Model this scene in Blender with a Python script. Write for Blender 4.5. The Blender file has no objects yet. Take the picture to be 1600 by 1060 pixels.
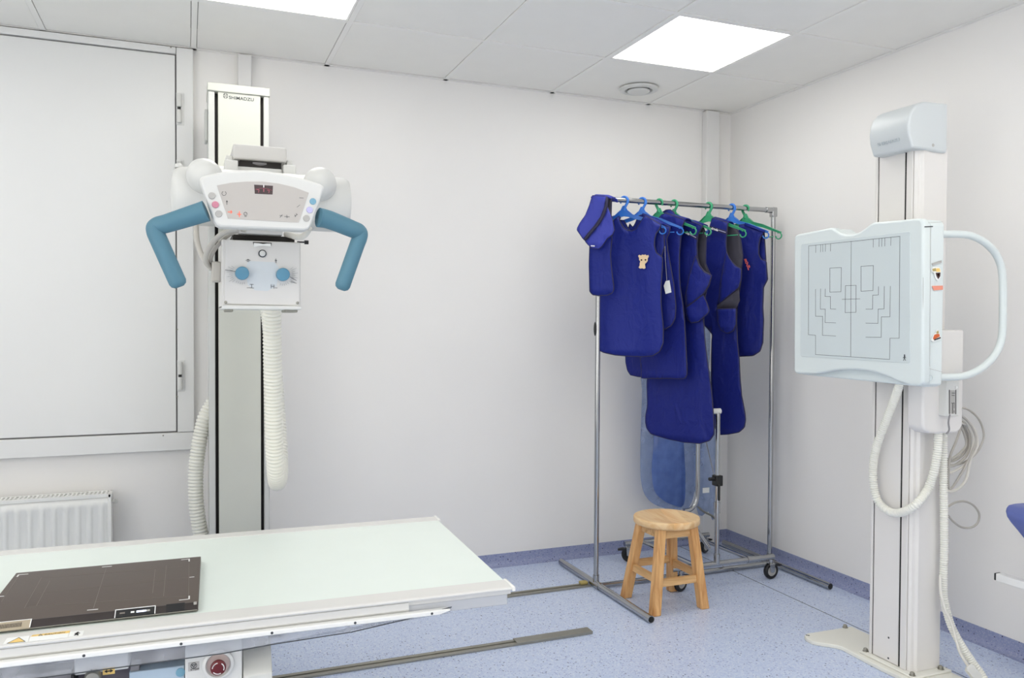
import bpy, bmesh, math, random
from mathutils import Vector, Matrix, noise
random.seed(7)
SC = bpy.context.scene
COL = SC.collection
PI = math.pi
# ------------------------------------------------------------------ camera
CAM = Vector((-3.001, -4.006, 1.298)); FPX = 1263.2
RX = Vector((0.9283, -0.3719, 0.0046)).normalized()
RZ = Vector((0.3720, 0.9280, -0.0201)).normalized()          # viewing direction
RY = RX.cross(RZ).normalized(); RX = RZ.cross(RY).normalized()
cd = bpy.data.cameras.new('camera'); cam = bpy.data.objects.new('camera', cd); COL.objects.link(cam)
cd.sensor_width = 36; cd.lens = FPX * 36 / 1600; cd.clip_start = 0.05
cam.matrix_world = Matrix(((RX.x, RY.x, -RZ.x, CAM.x), (RX.y, RY.y, -RZ.y, CAM.y), (RX.z, RY.z, -RZ.z, CAM.z), (0, 0, 0, 1)))
SC.camera = cam
# ------------------------------------------------------------------ light
w = bpy.data.worlds.new('world'); SC.world = w; w.use_nodes = True
w.node_tree.nodes['Background'].inputs[0].default_value = (1, .985, .945, 1)
w.node_tree.nodes['Background'].inputs[1].default_value = 3.8
LIGHT = 7.7                                                   # strength of the ceiling panels
vs = SC.view_settings; vs.view_transform = 'Standard'; vs.look = 'None'; vs.gamma = 1; vs.exposure = 0.0
vs.use_curve_mapping = False
SC.cycles.max_bounces = 10; SC.cycles.diffuse_bounces = 6; SC.cycles.transparent_max_bounces = 16

CEIL = 2.54; BASE = 0.065
XL, YF = -6.0, -6.2                                           # left wall, wall behind the camera

def at(u, v, x=None, y=None, z=None):
    """point of the photograph -> point in the room, on the plane x=, y= or z="""
    d = RX * ((u - 800) / FPX) + RY * ((530 - v) / FPX) + RZ
    if x is not None: t = (x - CAM.x) / d.x
    elif y is not None: t = (y - CAM.y) / d.y
    else: t = (z - CAM.z) / d.z
    return CAM + d * t

# ------------------------------------------------------------------ materials
def lin(c):
    return tuple(((k / 255) / 12.92 if k / 255 <= .04045 else ((k / 255 + .055) / 1.055) ** 2.4) for k in c)
def mat(name, rgb, rough=.5, metal=0, bump=0, bscale=200, var=0, vscale=8, spec=.5, emit=0, coat=0, alpha=1, trans=0):
    m = bpy.data.materials.new(name); m.use_nodes = True
    n = m.node_tree.nodes; l = m.node_tree.links; p = n['Principled BSDF']
    c = lin(rgb) + (1,)
    p.inputs['Base Color'].default_value = c; p.inputs['Roughness'].default_value = rough
    p.inputs['Metallic'].default_value = metal; p.inputs['Specular IOR Level'].default_value = spec
    if coat: p.inputs['Coat Weight'].default_value = coat; p.inputs['Coat Roughness'].default_value = .1
    if emit: p.inputs['Emission Color'].default_value = c; p.inputs['Emission Strength'].default_value = emit
    if alpha < 1: p.inputs['Alpha'].default_value = alpha
    if trans: p.inputs['Transmission Weight'].default_value = trans
    tc = n.new('ShaderNodeTexCoord')
    nz = n.new('ShaderNodeTexNoise'); nz.inputs['Scale'].default_value = vscale; nz.inputs['Detail'].default_value = 4
    l.new(tc.outputs['Object'], nz.inputs['Vector'])
    v = var or .02
    mx = n.new('ShaderNodeMix'); mx.data_type = 'RGBA'
    mx.inputs[6].default_value = tuple(k * (1 - v) for k in c[:3]) + (1,)
    mx.inputs[7].default_value = tuple(min(1, k * (1 + v)) for k in c[:3]) + (1,)
    l.new(nz.outputs['Fac'], mx.inputs[0]); l.new(mx.outputs[2], p.inputs['Base Color'])
    if bump:
        b = n.new('ShaderNodeBump'); b.inputs['Strength'].default_value = bump; b.inputs['Distance'].default_value = .002
        n2 = n.new('ShaderNodeTexNoise'); n2.inputs['Scale'].default_value = bscale; n2.inputs['Detail'].default_value = 3
        l.new(tc.outputs['Object'], n2.inputs['Vector']); l.new(n2.outputs['Fac'], b.inputs['Height'])
        l.new(b.outputs['Normal'], p.inputs['Normal'])
    return m
M = {}
M['wall'] = mat('wall_paint', (236, 234, 231), .62, bump=.12, bscale=260, var=.012, vscale=3)
M['ceil'] = mat('ceiling_tile', (242, 240, 234), .8, bump=.1, bscale=300)
M['tbar'] = mat('ceiling_grid', (242, 240, 235), .5)
M['void'] = mat('dark_void', (30, 30, 30), .9)
M['trim'] = mat('trunking_white', (224, 223, 221), .45)
M['doorw'] = mat('shutter_enamel', (229, 229, 227), .42, bump=.05, bscale=60, var=.012, vscale=2)
M['white'] = mat('equipment_white', (214, 214, 210), .38)
M['cream'] = mat('column_cream', (203, 204, 194), .4)
M['stile'] = mat('column_stile', (202, 203, 198), .4)
M['colgrey'] = mat('column_panel', (208, 208, 202), .42)
M['grey'] = mat('light_grey_plastic', (203, 201, 197), .42)
M['bgrey'] = mat('stand_grey', (226, 223, 219), .45)
M['console'] = mat('console_membrane', (186, 181, 175), .5)
M['colli'] = mat('collimator_enamel', (214, 212, 208), .42)
M['lampblue'] = mat('pale_blue_print', (206, 212, 215), .45)
M['handle'] = mat('blue_rubber', (80, 124, 142), .55, bump=.05, bscale=400)
M['knob'] = mat('blue_knob', (90, 145, 172), .4)
M['btn_grey'] = mat('button_grey', (176, 174, 170), .5)
M['btn_red'] = mat('button_rose', (196, 128, 146), .5)
M['btn_blue'] = mat('button_blue', (118, 164, 186), .5)
M['btn_lav'] = mat('button_lavender', (190, 186, 222), .5)
M['black'] = mat('black_plastic', (22, 22, 23), .45)
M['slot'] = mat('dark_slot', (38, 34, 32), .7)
M['print'] = mat('print_dark', (62, 66, 70), .6)
M['printl'] = mat('print_grey', (120, 120, 120), .6)
M['screen'] = mat('display_glass', (78, 66, 66), .15)
M['redled'] = mat('red_indicator', (240, 120, 96), .5, emit=.35)
M['pinkled'] = mat('pink_dial', (176, 92, 106), .5)
M['chrome'] = mat('chrome', (176, 177, 178), .16, 1, var=.04, vscale=30)
M['steel'] = mat('brushed_steel', (158, 156, 146), .42, .85, var=.06, vscale=40)
M['hose'] = mat('corrugated_hose', (232, 231, 222), .5)
M['cable'] = mat('grey_cable', (186, 182, 174), .5)
M['cablew'] = mat('white_cable', (222, 219, 210), .5)
M['mint'] = mat('mint_laminate', (228, 237, 230), .3)
M['rail'] = mat('table_rail', (218, 217, 213), .35)
M['railw'] = mat('rail_white', (236, 236, 232), .35)
M['tgrey'] = mat('table_side', (192, 194, 198), .45)
M['tdark'] = mat('table_recess', (98, 92, 98), .6)
M['tblue'] = mat('table_pale_blue', (178, 196, 210), .45)
M['det'] = mat('detector_carbon', (85, 75, 68), .45, bump=.08, bscale=500, var=.06, vscale=120)
M['detedge'] = mat('detector_edge', (48, 40, 38), .4)
M['mark'] = mat('white_marking', (238, 238, 236), .5)
M['detline'] = mat('faint_line', (122, 114, 107), .5)
M['gold'] = mat('contact_tan', (172, 160, 138), .5)
M['led'] = mat('white_indicator', (225, 232, 255), .5, emit=1.5)
M['yellow'] = mat('label_yellow', (238, 202, 118), .5)
M['label'] = mat('label_white', (240, 241, 238), .5)
M['red'] = mat('emergency_red', (92, 8, 18), .35)
M['estop'] = mat('estop_ring', (196, 178, 172), .5)
M['rad'] = mat('radiator_enamel', (233, 233, 229), .35)
M['bucky'] = mat('bucky_blue', (218, 226, 225), .33)
M['buckyf'] = mat('bucky_face', (205, 214, 215), .42)
M['cap'] = mat('bucky_cap', (206, 211, 212), .38)
M['capd'] = mat('cap_print', (186, 194, 198), .45)
M['plate'] = mat('base_plate', (226, 225, 216), .45)
M['hblue'] = mat('hanger_blue', (52, 122, 214), .35)
M['hgreen'] = mat('hanger_green', (54, 158, 112), .35)
M['bind'] = mat('binding_tape', (34, 32, 66), .6)
M['lining'] = mat('apron_lining', (62, 60, 72), .7)
M['patch'] = mat('patch_cream', (232, 204, 164), .7)
M['patchd'] = mat('patch_dark', (70, 46, 40), .7)
M['orange'] = mat('sticker_orange', (206, 96, 40), .5)
M['tape'] = mat('orange_tape', (238, 152, 128), .55)
M['pinkprint'] = mat('print_coral', (226, 104, 96), .6)
M['upholstery'] = mat('blue_vinyl', (98, 110, 172), .45, bump=.06, bscale=300)
M['shelf'] = mat('grey_shelf', (132, 130, 132), .5)
M['ocap'] = mat('ocher_block', (176, 158, 96), .6)

def apron_mat(name, rgb):
    m = mat(name, rgb, .5, bump=.1, bscale=900, var=.06, vscale=5, spec=.25)
    n = m.node_tree.nodes; l = m.node_tree.links; p = n['Principled BSDF']; first = p.inputs['Normal'].links[0].from_node
    tc = n.new('ShaderNodeTexCoord'); mp = n.new('ShaderNodeMapping'); mp.inputs['Scale'].default_value = (1.3, 1.3, .8); l.new(tc.outputs['Object'], mp.inputs['Vector'])
    nz = n.new('ShaderNodeTexNoise'); nz.inputs['Scale'].default_value = 13; nz.inputs['Detail'].default_value = 4; nz.inputs['Distortion'].default_value = .6
    l.new(mp.outputs[0], nz.inputs['Vector'])
    b = n.new('ShaderNodeBump'); b.inputs['Strength'].default_value = .75; b.inputs['Distance'].default_value = .014
    l.new(nz.outputs['Fac'], b.inputs['Height']); l.new(first.outputs['Normal'], b.inputs['Normal']); l.new(b.outputs['Normal'], p.inputs['Normal'])
    return m
M['ap1'] = apron_mat('apron_blue_light', (24, 38, 126))
M['ap2'] = apron_mat('apron_blue', (22, 34, 120))
M['ap3'] = apron_mat('apron_blue_deep', (20, 32, 114))
M['collar'] = apron_mat('collar_blue', (62, 70, 168))

def floor_mat(name='speckled_vinyl', k=1.0):
    m = bpy.data.materials.new(name); m.use_nodes = True
    n = m.node_tree.nodes; l = m.node_tree.links; p = n['Principled BSDF']
    tc = n.new('ShaderNodeTexCoord')
    def node(t, **k):
        o = n.new(t)
        for a, b in k.items(): setattr(o, a, b)
        return o
    def mix(fac, a, b):
        o = node('ShaderNodeMix', data_type='RGBA'); l.new(fac, o.inputs[0])
        for s, v in ((6, a), (7, b)):
            if isinstance(v, tuple): o.inputs[s].default_value = lin(v) + (1,)
            else: l.new(v, o.inputs[s])
        return o.outputs[2]
    def spots(scale, size, density, seed):
        vo = node('ShaderNodeTexVoronoi'); vo.inputs['Scale'].default_value = scale
        mp = node('ShaderNodeMapping'); mp.inputs['Location'].default_value = (seed, seed * 2, seed)
        l.new(tc.outputs['Object'], mp.inputs['Vector']); l.new(mp.outputs[0], vo.inputs['Vector'])
        a = node('ShaderNodeMath', operation='LESS_THAN'); a.inputs[1].default_value = size; l.new(vo.outputs['Distance'], a.inputs[0])
        sx = node('ShaderNodeSeparateColor'); l.new(vo.outputs['Color'], sx.inputs[0])
        b = node('ShaderNodeMath', operation='LESS_THAN'); b.inputs[1].default_value = density; l.new(sx.outputs[0], b.inputs[0])
        c = node('ShaderNodeMath', operation='MULTIPLY'); l.new(a.outputs[0], c.inputs[0]); l.new(b.outputs[0], c.inputs[1])
        return c.outputs[0]
    nz = node('ShaderNodeTexNoise'); nz.inputs['Scale'].default_value = 130; nz.inputs['Detail'].default_value = 3
    l.new(tc.outputs['Object'], nz.inputs['Vector'])
    ramp = node('ShaderNodeValToRGB'); ramp.color_ramp.elements[0].position = .36; ramp.color_ramp.elements[1].position = .64
    l.new(nz.outputs['Fac'], ramp.inputs[0])
    c = mix(ramp.outputs[0], (183, 196, 225), (202, 213, 234))
    c = mix(spots(150, .38, .3, 1), c, (220, 226, 237))
    c = mix(spots(120, .36, .2, 5), c, (146, 156, 196))
    c = mix(spots(70, .22, .16, 9), c, (70, 76, 112))
    if k < 1:
        o = node('ShaderNodeMix', data_type='RGBA', blend_type='MULTIPLY'); o.inputs[0].default_value = 1; l.new(c, o.inputs[6]); o.inputs[7].default_value = (k * .92, k * .9, k * 1.08, 1); c = o.outputs[2]
    l.new(c, p.inputs['Base Color'])
    p.inputs['Roughness'].default_value = .3; p.inputs['Specular IOR Level'].default_value = .5
    b = node('ShaderNodeBump'); b.inputs['Strength'].default_value = .05; b.inputs['Distance'].default_value = .001
    l.new(nz.outputs['Fac'], b.inputs['Height']); l.new(b.outputs['Normal'], p.inputs['Normal'])
    return m
M['floor'] = floor_mat(); M['skirting'] = floor_mat('skirting_vinyl', .56)

def wood_mat(name, sx=(2, 2, 26), c1=(214, 158, 98), c2=(244, 202, 146)):
    m = bpy.data.materials.new(name); m.use_nodes = True
    n = m.node_tree.nodes; l = m.node_tree.links; p = n['Principled BSDF']
    tc = n.new('ShaderNodeTexCoord'); mp = n.new('ShaderNodeMapping')
    mp.inputs['Scale'].default_value = sx; l.new(tc.outputs['Object'], mp.inputs['Vector'])
    nz = n.new('ShaderNodeTexNoise'); nz.inputs['Scale'].default_value = 1.6; nz.inputs['Detail'].default_value = 6; nz.inputs['Distortion'].default_value = .8
    l.new(mp.outputs[0], nz.inputs['Vector'])
    r = n.new('ShaderNodeValToRGB'); e = r.color_ramp.elements
    e[0].position = .32; e[0].color = lin(c1) + (1,); e[1].position = .62; e[1].color = lin(c2) + (1,)
    l.new(nz.outputs['Fac'], r.inputs[0]); l.new(r.outputs[0], p.inputs['Base Color'])
    p.inputs['Roughness'].default_value = .5
    return m
M['woodv'] = wood_mat('pine_leg', (26, 26, 2), (198, 140, 82), (230, 182, 122))
M['woodx'] = wood_mat('pine_rung_x', (2, 26, 26), (196, 148, 92), (228, 186, 130))
M['woody'] = wood_mat('pine_rung_y', (26, 2, 26), (196, 148, 92), (228, 186, 130))
def boards(m, wd=.074):
    n = m.node_tree.nodes; l = m.node_tree.links; p = n['Principled BSDF']; src = p.inputs['Base Color'].links[0].from_socket
    tc = n.new('ShaderNodeTexCoord'); mp = n.new('ShaderNodeMapping'); mp.inputs['Rotation'].default_value = (0, 0, .35); l.new(tc.outputs['Object'], mp.inputs['Vector'])
    sx = n.new('ShaderNodeSeparateXYZ'); l.new(mp.outputs[0], sx.inputs[0])
    d = n.new('ShaderNodeMath'); d.operation = 'DIVIDE'; d.inputs[1].default_value = wd; l.new(sx.outputs['X'], d.inputs[0])
    f = n.new('ShaderNodeMath'); f.operation = 'FLOOR'; l.new(d.outputs[0], f.inputs[0])
    w_ = n.new('ShaderNodeTexWhiteNoise'); w_.noise_dimensions = '1D'; l.new(f.outputs[0], w_.inputs['W'])
    r = n.new('ShaderNodeMapRange'); r.inputs[3].default_value = .82; r.inputs[4].default_value = 1.04; l.new(w_.outputs['Value'], r.inputs[0])
    mx = n.new('ShaderNodeMix'); mx.data_type = 'RGBA'; mx.blend_type = 'MULTIPLY'; mx.inputs[0].default_value = 1
    l.new(src, mx.inputs[6]); l.new(r.outputs[0], mx.inputs[7]); l.new(mx.outputs[2], p.inputs['Base Color']); return m
M['woods'] = wood_mat('pine_seat', (16, 3, 16), (232, 182, 122), (250, 216, 166)); boards(M['woods'])

def sheet_mat(name, rgb, alpha, rough=.15):
    m = bpy.data.materials.new(name); m.use_nodes = True
    n = m.node_tree.nodes; l = m.node_tree.links; out = n['Material Output']; p = n['Principled BSDF']
    p.inputs['Base Color'].default_value = lin(rgb) + (1,); p.inputs['Roughness'].default_value = rough
    t = n.new('ShaderNodeBsdfTransparent'); t.inputs[0].default_value = tuple(.5 + .5 * k for k in lin(rgb)) + (1,)
    tc = n.new('ShaderNodeTexCoord'); nz = n.new('ShaderNodeTexNoise'); nz.inputs['Scale'].default_value = 14; nz.inputs['Detail'].default_value = 6
    l.new(tc.outputs['Object'], nz.inputs['Vector'])
    mr = n.new('ShaderNodeMapRange'); mr.inputs[1].default_value = .3; mr.inputs[2].default_value = .7
    mr.inputs[3].default_value = max(0, alpha - .1); mr.inputs[4].default_value = min(1, alpha + .1)
    l.new(nz.outputs['Fac'], mr.inputs[0])
    mx = n.new('ShaderNodeMixShader'); l.new(mr.outputs[0], mx.inputs[0]); l.new(t.outputs[0], mx.inputs[1]); l.new(p.outputs[0], mx.inputs[2])
    l.new(mx.outputs[0], out.inputs[0])
    return m
M['vinyl'] = sheet_mat('clear_blue_vinyl', (186, 204, 236), .26)
M['vinyl_dark'] = sheet_mat('blue_lead_vinyl', (118, 148, 216), .55)
M['clear'] = sheet_mat('clear_plastic', (226, 228, 232), .22, .3)

def emit_mat(name, strength):
    m = bpy.data.materials.new(name); m.use_nodes = True
    n = m.node_tree.nodes; n.remove(n['Principled BSDF'])
    e = n.new('ShaderNodeEmission'); e.inputs[0].default_value = (1, .985, .95, 1); e.inputs[1].default_value = strength
    m.node_tree.links.new(e.outputs[0], n['Material Output'].inputs[0])
    return m
M['lightpanel'] = emit_mat('led_diffuser', LIGHT)

# ------------------------------------------------------------------ builders
ORIGIN = {}
def tag(o, label=None, cat=None, group=None, kind=None):
    if label: o['label'] = label
    if cat: o['category'] = cat
    if group: o['group'] = group
    if kind: o['kind'] = kind
    return o
def thing(name, loc, label, cat, group=None, rotz=0, kind=None):
    o = bpy.data.objects.new(name, None); COL.objects.link(o); o.empty_display_size = .1
    o.location = loc; o.rotation_euler = (0, 0, rotz)
    return tag(o, label, cat, group, kind)

class B:
    def __init__(s): s.bm = bmesh.new()
    def box(s, lo, hi):
        vv = [s.bm.verts.new((hi[0] if i & 1 else lo[0], hi[1] if i & 2 else lo[1], hi[2] if i & 4 else lo[2])) for i in range(8)]
        for f in ((0, 2, 3, 1), (4, 5, 7, 6), (0, 1, 5, 4), (2, 6, 7, 3), (0, 4, 6, 2), (1, 3, 7, 5)):
            s.bm.faces.new([vv[k] for k in f])
        return s
    def prism(s, pts, off):
        """polygon pts (3D, planar) pushed by the vector off"""
        off = Vector(off); a = [s.bm.verts.new(Vector(q)) for q in pts]; b = [s.bm.verts.new(Vector(q) + off) for q in pts]
        n = len(pts); s.bm.faces.new(a); s.bm.faces.new(b[::-1])
        for i in range(n): s.bm.faces.new((a[i], b[i], b[(i + 1) % n], a[(i + 1) % n]))
        return s
    def loft(s, rings, caps=True, closed=True):
        rr = [[s.bm.verts.new(Vector(q)) for q in r] for r in rings]
        for a, b in zip(rr, rr[1:]):
            n = len(a)
            for i in range(n if closed else n - 1):
                s.bm.faces.new((a[i], a[(i + 1) % n], b[(i + 1) % n], b[i]))
        if caps and closed: s.bm.faces.new(rr[0][::-1]); s.bm.faces.new(rr[-1])
        return s
    def tube(s, pts, r, seg=14, closed=False, flat=1.0):
        """round tube along pts; r a number or a list"""
        P = [Vector(q) for q in pts]; n = len(P)
        R = r if isinstance(r, (list, tuple)) else [r] * n
        T = []
        for i in range(n):
            a = P[(i - 1) % n] if closed or i > 0 else P[i]; b = P[(i + 1) % n] if closed or i < n - 1 else P[i]
            T.append((b - a).normalized())
        up = Vector((0, 0, 1)) if abs(T[0].z) < .9 else Vector((1, 0, 0))
        N = (up - T[0] * up.dot(T[0])).normalized(); rings = []
        for i in range(n):
            if i: N = (N - T[i] * N.dot(T[i])).normalized()
            W = T[i].cross(N)
            rings.append([P[i] + N * (R[i] * math.cos(2 * PI * k / seg)) + W * (R[i] * flat * math.sin(2 * PI * k / seg)) for k in range(seg)])
        if closed: rings.append(rings[0]); return s.loft(rings, caps=False)
        return s.loft(rings)
    def cyl(s, p0, p1, r, seg=24, r1=None): return s.tube([p0, p1], [r, r if r1 is None else r1], seg)
    def lathe(s, prof, c, axis=(0, 0, 1), seg=28):
        """prof: list of (radius, distance along axis) from the point c"""
        a = Vector(axis).normalized(); up = Vector((0, 0, 1)) if abs(a.z) < .9 else Vector((1, 0, 0))
        N = (up - a * up.dot(a)).normalized(); W = a.cross(N); c = Vector(c)
        return s.loft([[c + a * h + N * (r * math.cos(2 * PI * k / seg)) + W * (r * math.sin(2 * PI * k / seg)) for k in range(seg)] for r, h in prof])
    def ellipsoid(s, c, r, u=24, v=14, rot=None):
        m = Matrix.Translation(Vector(c)) @ (rot.to_4x4() if rot else Matrix()) @ Matrix.Diagonal((r[0], r[1], r[2], 1))
        bmesh.ops.create_uvsphere(s.bm, u_segments=u, v_segments=v, radius=1, matrix=m); return s
    def make(s, name, m, parent=None, smooth=40, bevel=0, seg=2, solid=0, subsurf=0, recentre=True):
        bmesh.ops.recalc_face_normals(s.bm, faces=s.bm.faces)
        me = bpy.data.meshes.new(name)
        po = ORIGIN.get(parent, parent.location) if parent else Vector()
        if parent and parent.get('_local'): po = Vector()
        vs_ = [v.co for v in s.bm.verts]
        lo = Vector((min(v.x for v in vs_), min(v.y for v in vs_), min(v.z for v in vs_))); hi = Vector((max(v.x for v in vs_), max(v.y for v in vs_), max(v.z for v in vs_)))
        c = (lo + hi) / 2
        for v in s.bm.verts: v.co -= c
        s.bm.to_mesh(me); s.bm.free(); me.materials.append(m)
        if smooth:
            for f in me.polygons: f.use_smooth = True
            me.set_sharp_from_angle(angle=math.radians(smooth))
        o = bpy.data.objects.new(name, me); COL.objects.link(o)
        if parent: o.parent = parent
        if parent and parent.get('_local'):
            o.location = c; o['_local'] = 1
            if parent.type == 'MESH': o.location = c - Vector(ORIGIN[parent])
            ORIGIN[o] = c
        else:
            o.location = c - Vector(po); ORIGIN[o] = c
        if solid:
            k = o.modifiers.new('solid', 'SOLIDIFY'); k.thickness = solid; k.offset = 0
        if bevel:
            k = o.modifiers.new('bevel', 'BEVEL'); k.width = bevel; k.segments = seg; k.limit_method = 'ANGLE'; k.angle_limit = math.radians(35)
        if subsurf:
            k = o.modifiers.new('sub', 'SUBSURF'); k.levels = subsurf; k.render_levels = subsurf
        return o
def spline(pts, n=8, closed=False):
    P = [Vector(q) for q in pts]; out = []; m = len(P)
    for i in range(m if closed else m - 1):
        g = (lambda k: P[k % m]) if closed else (lambda k: P[max(0, min(m - 1, k))])
        a, b, c, d = g(i - 1), g(i), g(i + 1), g(i + 2)
        for j in range(n):
            t = j / n
            out.append(.5 * ((2 * b) + (c - a) * t + (2 * a - 5 * b + 4 * c - d) * t * t + (3 * b - a - 3 * c + d) * t ** 3))
    if not closed: out.append(P[-1])
    return out
def resample(pts, step):
    L = [0]
    for a, b in zip(pts, pts[1:]): L.append(L[-1] + (b - a).length)
    n = max(2, int(L[-1] / step)); out = []; k = 0
    for i in range(n + 1):
        d = L[-1] * i / n
        while k < len(pts) - 2 and L[k + 1] < d: k += 1
        t = (d - L[k]) / max(1e-9, L[k + 1] - L[k]); out.append(pts[k].lerp(pts[k + 1], t))
    return out
def hose(pts, r, pitch, depth, seg=18):
    P = resample(spline(pts, 14), pitch / 4)
    return B().tube(P, [r - depth * (0, .25, 1, .25)[i % 4] for i in range(len(P))], seg)
def letters(name, txt, m, parent, origin, right, up, height, width=None, depth=.0006, bold=0):
    """raised lettering; origin is its lower left corner"""
    cu = bpy.data.curves.new('t', 'FONT'); cu.body = txt; cu.extrude = depth; cu.offset = bold
    o = bpy.data.objects.new('t', cu); COL.objects.link(o)
    me = bpy.data.meshes.new_from_object(o.evaluated_get(bpy.context.evaluated_depsgraph_get()))
    bpy.data.objects.remove(o); bpy.data.curves.remove(cu)
    xs = [v.co.x for v in me.vertices]; ys = [v.co.y for v in me.vertices]
    x0, y0 = min(xs), min(ys); sy = height / (max(ys) - y0); sx = (width / (max(xs) - x0)) if width else sy
    R_ = Vector(right).normalized(); U_ = Vector(up).normalized(); N_ = R_.cross(U_); O_ = Vector(origin)
    b = B(); b.bm.from_mesh(me); bpy.data.meshes.remove(me)
    for v in b.bm.verts: v.co = O_ + R_ * ((v.co.x - x0) * sx) + U_ * ((v.co.y - y0) * sy) + N_ * v.co.z
    return b.make(name, m, parent, smooth=0)
def flatstrip(b, p, q, wd, n, t=.0008):
    """thin raised line from p to q on a surface with normal n"""
    p, q, n = Vector(p), Vector(q), Vector(n).normalized(); d = (q - p).normalized(); s = d.cross(n) * (wd / 2); e = d * (wd / 2)
    b.prism([p - e - s, q + e - s, q + e + s, p - e + s], n * t)
def dup(root, loc, label=None):
    r = root.copy(); COL.objects.link(r); r.location = loc
    if label: r['label'] = label
    for ch in list(root.children):
        c = ch.copy(); COL.objects.link(c); c.parent = r
        for g in list(ch.children):
            d = g.copy(); COL.objects.link(d); d.parent = c
    return r
X, Y, Z = Vector((1, 0, 0)), Vector((0, 1, 0)), Vector((0, 0, 1))
# ================================================================== SETTING
def struct(b, name, m, label=None, **k): return tag(b.make(name, m, **k), label, None, None, 'structure')
struct(B().box((XL - .1, YF - .1, -.1), (.1, .1, 0)), 'floor', M['floor'], smooth=0)
struct(B().box((XL - .1, 0, 0), (.1, .1, CEIL + .12)), 'wall_back', M['wall'], smooth=0)
struct(B().box((0, YF - .1, 0), (.1, 0, CEIL + .12)), 'wall_right', M['wall'], smooth=0)
# window openings added to the two unseen walls, to brighten the room
b = B(); b.box((XL - .1, YF, 0), (XL, 0, .3)); b.box((XL - .1, YF, 2.4), (XL, 0, CEIL + .12)); b.box((XL - .1, -2.7, .3), (XL, 0, 2.4)); b.box((XL - .1, YF, .3), (XL, -5.9, 2.4))
struct(b, 'wall_left', M['wall'], smooth=0)
b = B(); b.box((XL - .1, YF - .1, 0), (0, YF, .7)); b.box((XL - .1, YF - .1, 2.4), (0, YF, CEIL + .12)); b.box((XL, YF - .1, .7), (-1.85, YF, 2.4)); b.box((-.9, YF - .1, .7), (0, YF, 2.4))
struct(b, 'wall_front', M['wall'], smooth=0)
b = B()
for x in (-1.85, -1.4, -.95): b.box((x, YF - .08, .7), (x + .05, YF - .02, 2.4))
struct(b, 'added_window_1', M['trim'], smooth=0)
b = B()
for y in (-5.9, -4.85, -3.8, -2.75): b.box((XL - .08, y, .3), (XL - .02, y + .05, 2.4))
struct(b, 'added_window_2', M['trim'], smooth=0)
# coved vinyl skirting
def cove(p0, p1, nrm):
    p0, p1, nrm = Vector(p0), Vector(p1), Vector(nrm); rad = .03; pr = [(0, 0), (0, BASE), (.003, BASE)]
    for i in range(7):
        a = PI + i * PI / 12
        pr.append((.003 + rad + rad * math.cos(a), .001 + rad + rad * math.sin(a)))
    pr.append((.003 + rad, 0))
    return B().loft([[p + nrm * q[0] + Z * q[1] for q in pr] for p in (p0, p1)])
struct(cove((XL, 0, 0), (0, 0, 0), -Y), 'baseboard_back', M['skirting'])
struct(cove((0, 0, 0), (0, YF, 0), -X), 'baseboard_right', M['skirting'])
# seams of the floor sheets
struct(B().box((-.3495, YF, -.001), (-.3465, -.03, .0006)), 'trim_5', M['slot'], smooth=0)
# suspended ceiling: tiles in a grid of T bars
GX = [-.573 - .6 * k for k in range(-1, 10)]; GY = [-.62 - .6 * k for k in range(-1, 11)]
LX = (0, 3, 6); LY = (0, 3, 6)                                # cells that hold a light panel
tiles = B()
for i in range(len(GX) - 1):
    for j in range(len(GY) - 1):
        k, q = i - 1, j - 1
        if k in LX and q in LY: continue
        x1, x0 = min(GX[i] - .0125, -.025), max(GX[i + 1] + .0125, XL)
        y1, y0 = min(GY[j] - .0125, -.025), max(GY[j + 1] + .0125, YF)
        if x1 - x0 > .03 and y1 - y0 > .03: tiles.box((x0 + .0012, y0 + .0012, CEIL + .003), (x1 - .0012, y1 - .0012, CEIL + .02))
struct(tiles, 'ceiling', M['ceil'], smooth=0)
struct(B().box((XL - .1, YF - .1, CEIL + .1), (.1, .1, CEIL + .14)), 'ceiling_2', M['void'], smooth=0)
g = B()
for x in GX[1:]: g.box((x - .0115, YF, CEIL), (x + .0115, 0, CEIL + .006))
for y in GY[1:]: g.box((XL, y - .0115, CEIL + .0004), (0, y + .0115, CEIL + .0064))
struct(g, 'trim_1', M['tbar'], smooth=0)
g = B(); g.box((XL, -.024, CEIL), (0, 0, CEIL + .008)); g.box((-.024, YF, CEIL), (0, -.024, CEIL + .008))
struct(g, 'trim_2', M['tbar'], smooth=0)
# cable trunking on the back wall
g = B().box((-2.783, -.042, 0), (-2.722, 0, CEIL - .002)); struct(g, 'trim_3', M['trim'], bevel=.004)
g = B().box((-.203, -.05, 0), (-.112, 0, CEIL - .002)); struct(g, 'trim_4', M['trim'], bevel=.006)
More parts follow.
